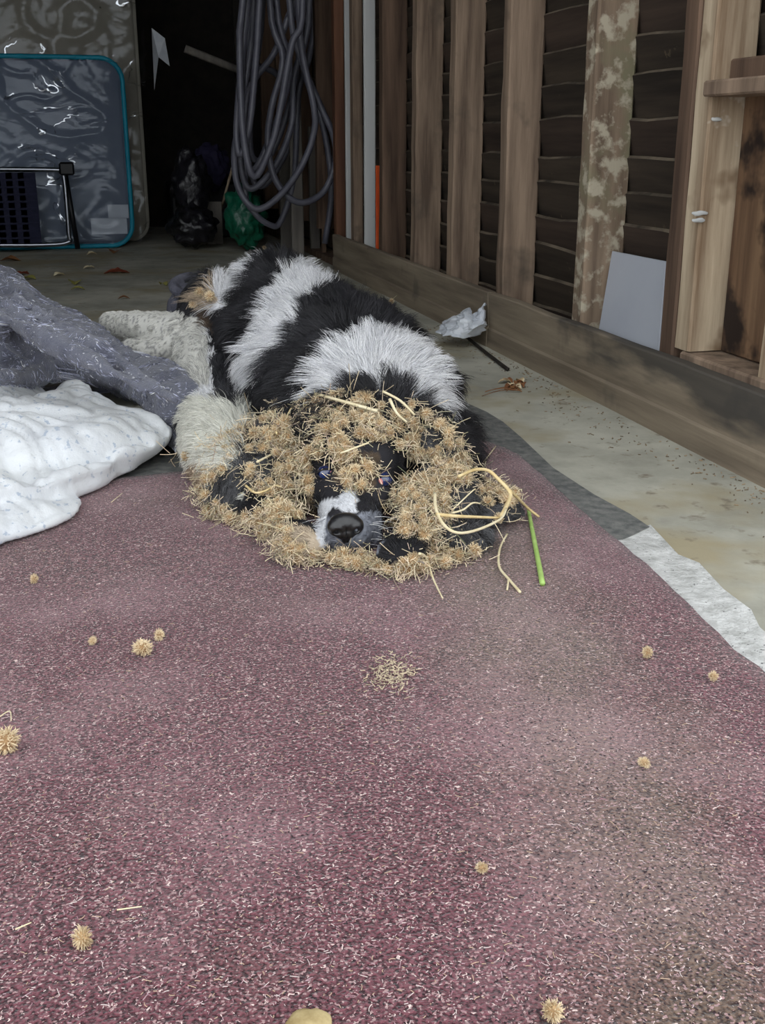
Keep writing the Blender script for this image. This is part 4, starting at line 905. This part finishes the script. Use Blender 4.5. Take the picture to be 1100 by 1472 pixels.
xr2 = PY(189, 300, 5.65).x; z0 = .01; ztop = PY(120, 82, 5.65).z; zb = max(.01, PY(150, 352, 5.65).z)
o_, out = rbox('mattress_pad', xr2 - .7, 5.66, .012, 1.4, ztop - .012, .12, .10, M['blue_sheet'], m2)
ring = [V((x, 5.665, z)) for x, z in out]; put('piping', from_bm('piping', tube_bm(ring + [ring[0]], .011, 8, None, False), True), M['teal'], m2)
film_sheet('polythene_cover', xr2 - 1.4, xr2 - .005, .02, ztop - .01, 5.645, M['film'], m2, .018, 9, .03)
for (a, b, c_, d) in ((132, 313, 182, 337), (156, 294, 184, 314)):
    p, q = PY(a, d, 5.655), PY(c_, b, 5.655); box('paper_label', (p.x, 5.653, p.z), (q.x, 5.657, q.z), M['label_paper'], m2, 0)
# folding steel frame with navy webbing
fr = empty('folding_frame', (PY(40, 300, 5.45).x, 5.45, 0)); tag(fr, 'folded steel tube frame with navy webbing leaning against the wrapped mattress', 'folding frame')
Yf = 5.5
loop = smooth_path([PY(-60, 352, Yf), PY(60, 352, Yf), PY(98, 348, Yf), PY(99, 335, Yf), PY(93, 262, Yf), PY(88, 248, Yf), PY(76, 244, Yf), PY(-60, 243, Yf)], 6)
put('tube_frame', from_bm('tube_frame', tube_bm(loop, .011, 8), True), M['tube'], fr)
put('tube_leg', from_bm('tube_leg', tube_bm([PY(92, 240, Yf + .03), PY(112, 358, Yf - .02)], .012, 8), True), M['black_pl'], fr)
box('hinge_block', (PY(84, 232, Yf).x, Yf - .03, PY(84, 252, Yf).z), (PY(106, 232, Yf).x, Yf + .03, PY(84, 233, Yf).z), M['black_pl'], fr, .008)
for k in range(6):
    a = -50 + k * 17; p, q = PY(a, 350, Yf - .014), PY(a + 15.5, 248, Yf - .014); box('webbing_strap', (p.x, Yf - .016, p.z), (q.x, Yf - .012, q.z), M['web'], fr, 0)
for k in range(9):
    zz = PY(0, 258 + k * 10.5, Yf).z; box('cross_strap', (PY(-50, 250, Yf).x, Yf - .021, zz - .006), (PY(50, 250, Yf).x, Yf - .017, zz + .003), M['web'], fr, 0)
# leaves on the dark floor
LV = [(168, 393, 'leaf_red', .10, 'reddish dry leaf on the dark floor below the mattress'), (108, 408, 'leaf_green', .07, 'yellow-green leaf on the dark floor nearest the grey blanket'), (112, 417, 'leaf_green', .05, 'small pale green leaf just in front of the yellow-green one'),
      (30, 396, 'leaf_red', .08, 'orange-brown leaf beside the grey blanket ridge'), (42, 402, 'leaf_green', .06, 'olive leaf beside the orange-brown leaf'), (85, 396, 'straw_pale', .05, 'pale curled leaf right of the olive leaf'), (15, 375, 'leaf', .09, 'dark curled leaf at the left edge under the folded frame'),
      (132, 366, 'straw_pale', .05, 'pale scrap below the corner of the blue mattress'), (128, 386, 'straw_pale', .05, 'whitish scrap left of the reddish leaf'), (165, 363, 'leaf', .09, 'brown leaf right under the teal piped mattress'), (235, 410, 'leaf_green', .05, 'tiny leaf left of the rolled cloth'), (178, 430, 'leaf', .04, 'small brown scrap near the pale hind foot')]
for k, (x, y, m, s, lab) in enumerate(LV): tag(leaf(PZ(x, y, .001), s, M[m], 50 + k), lab, 'leaf')
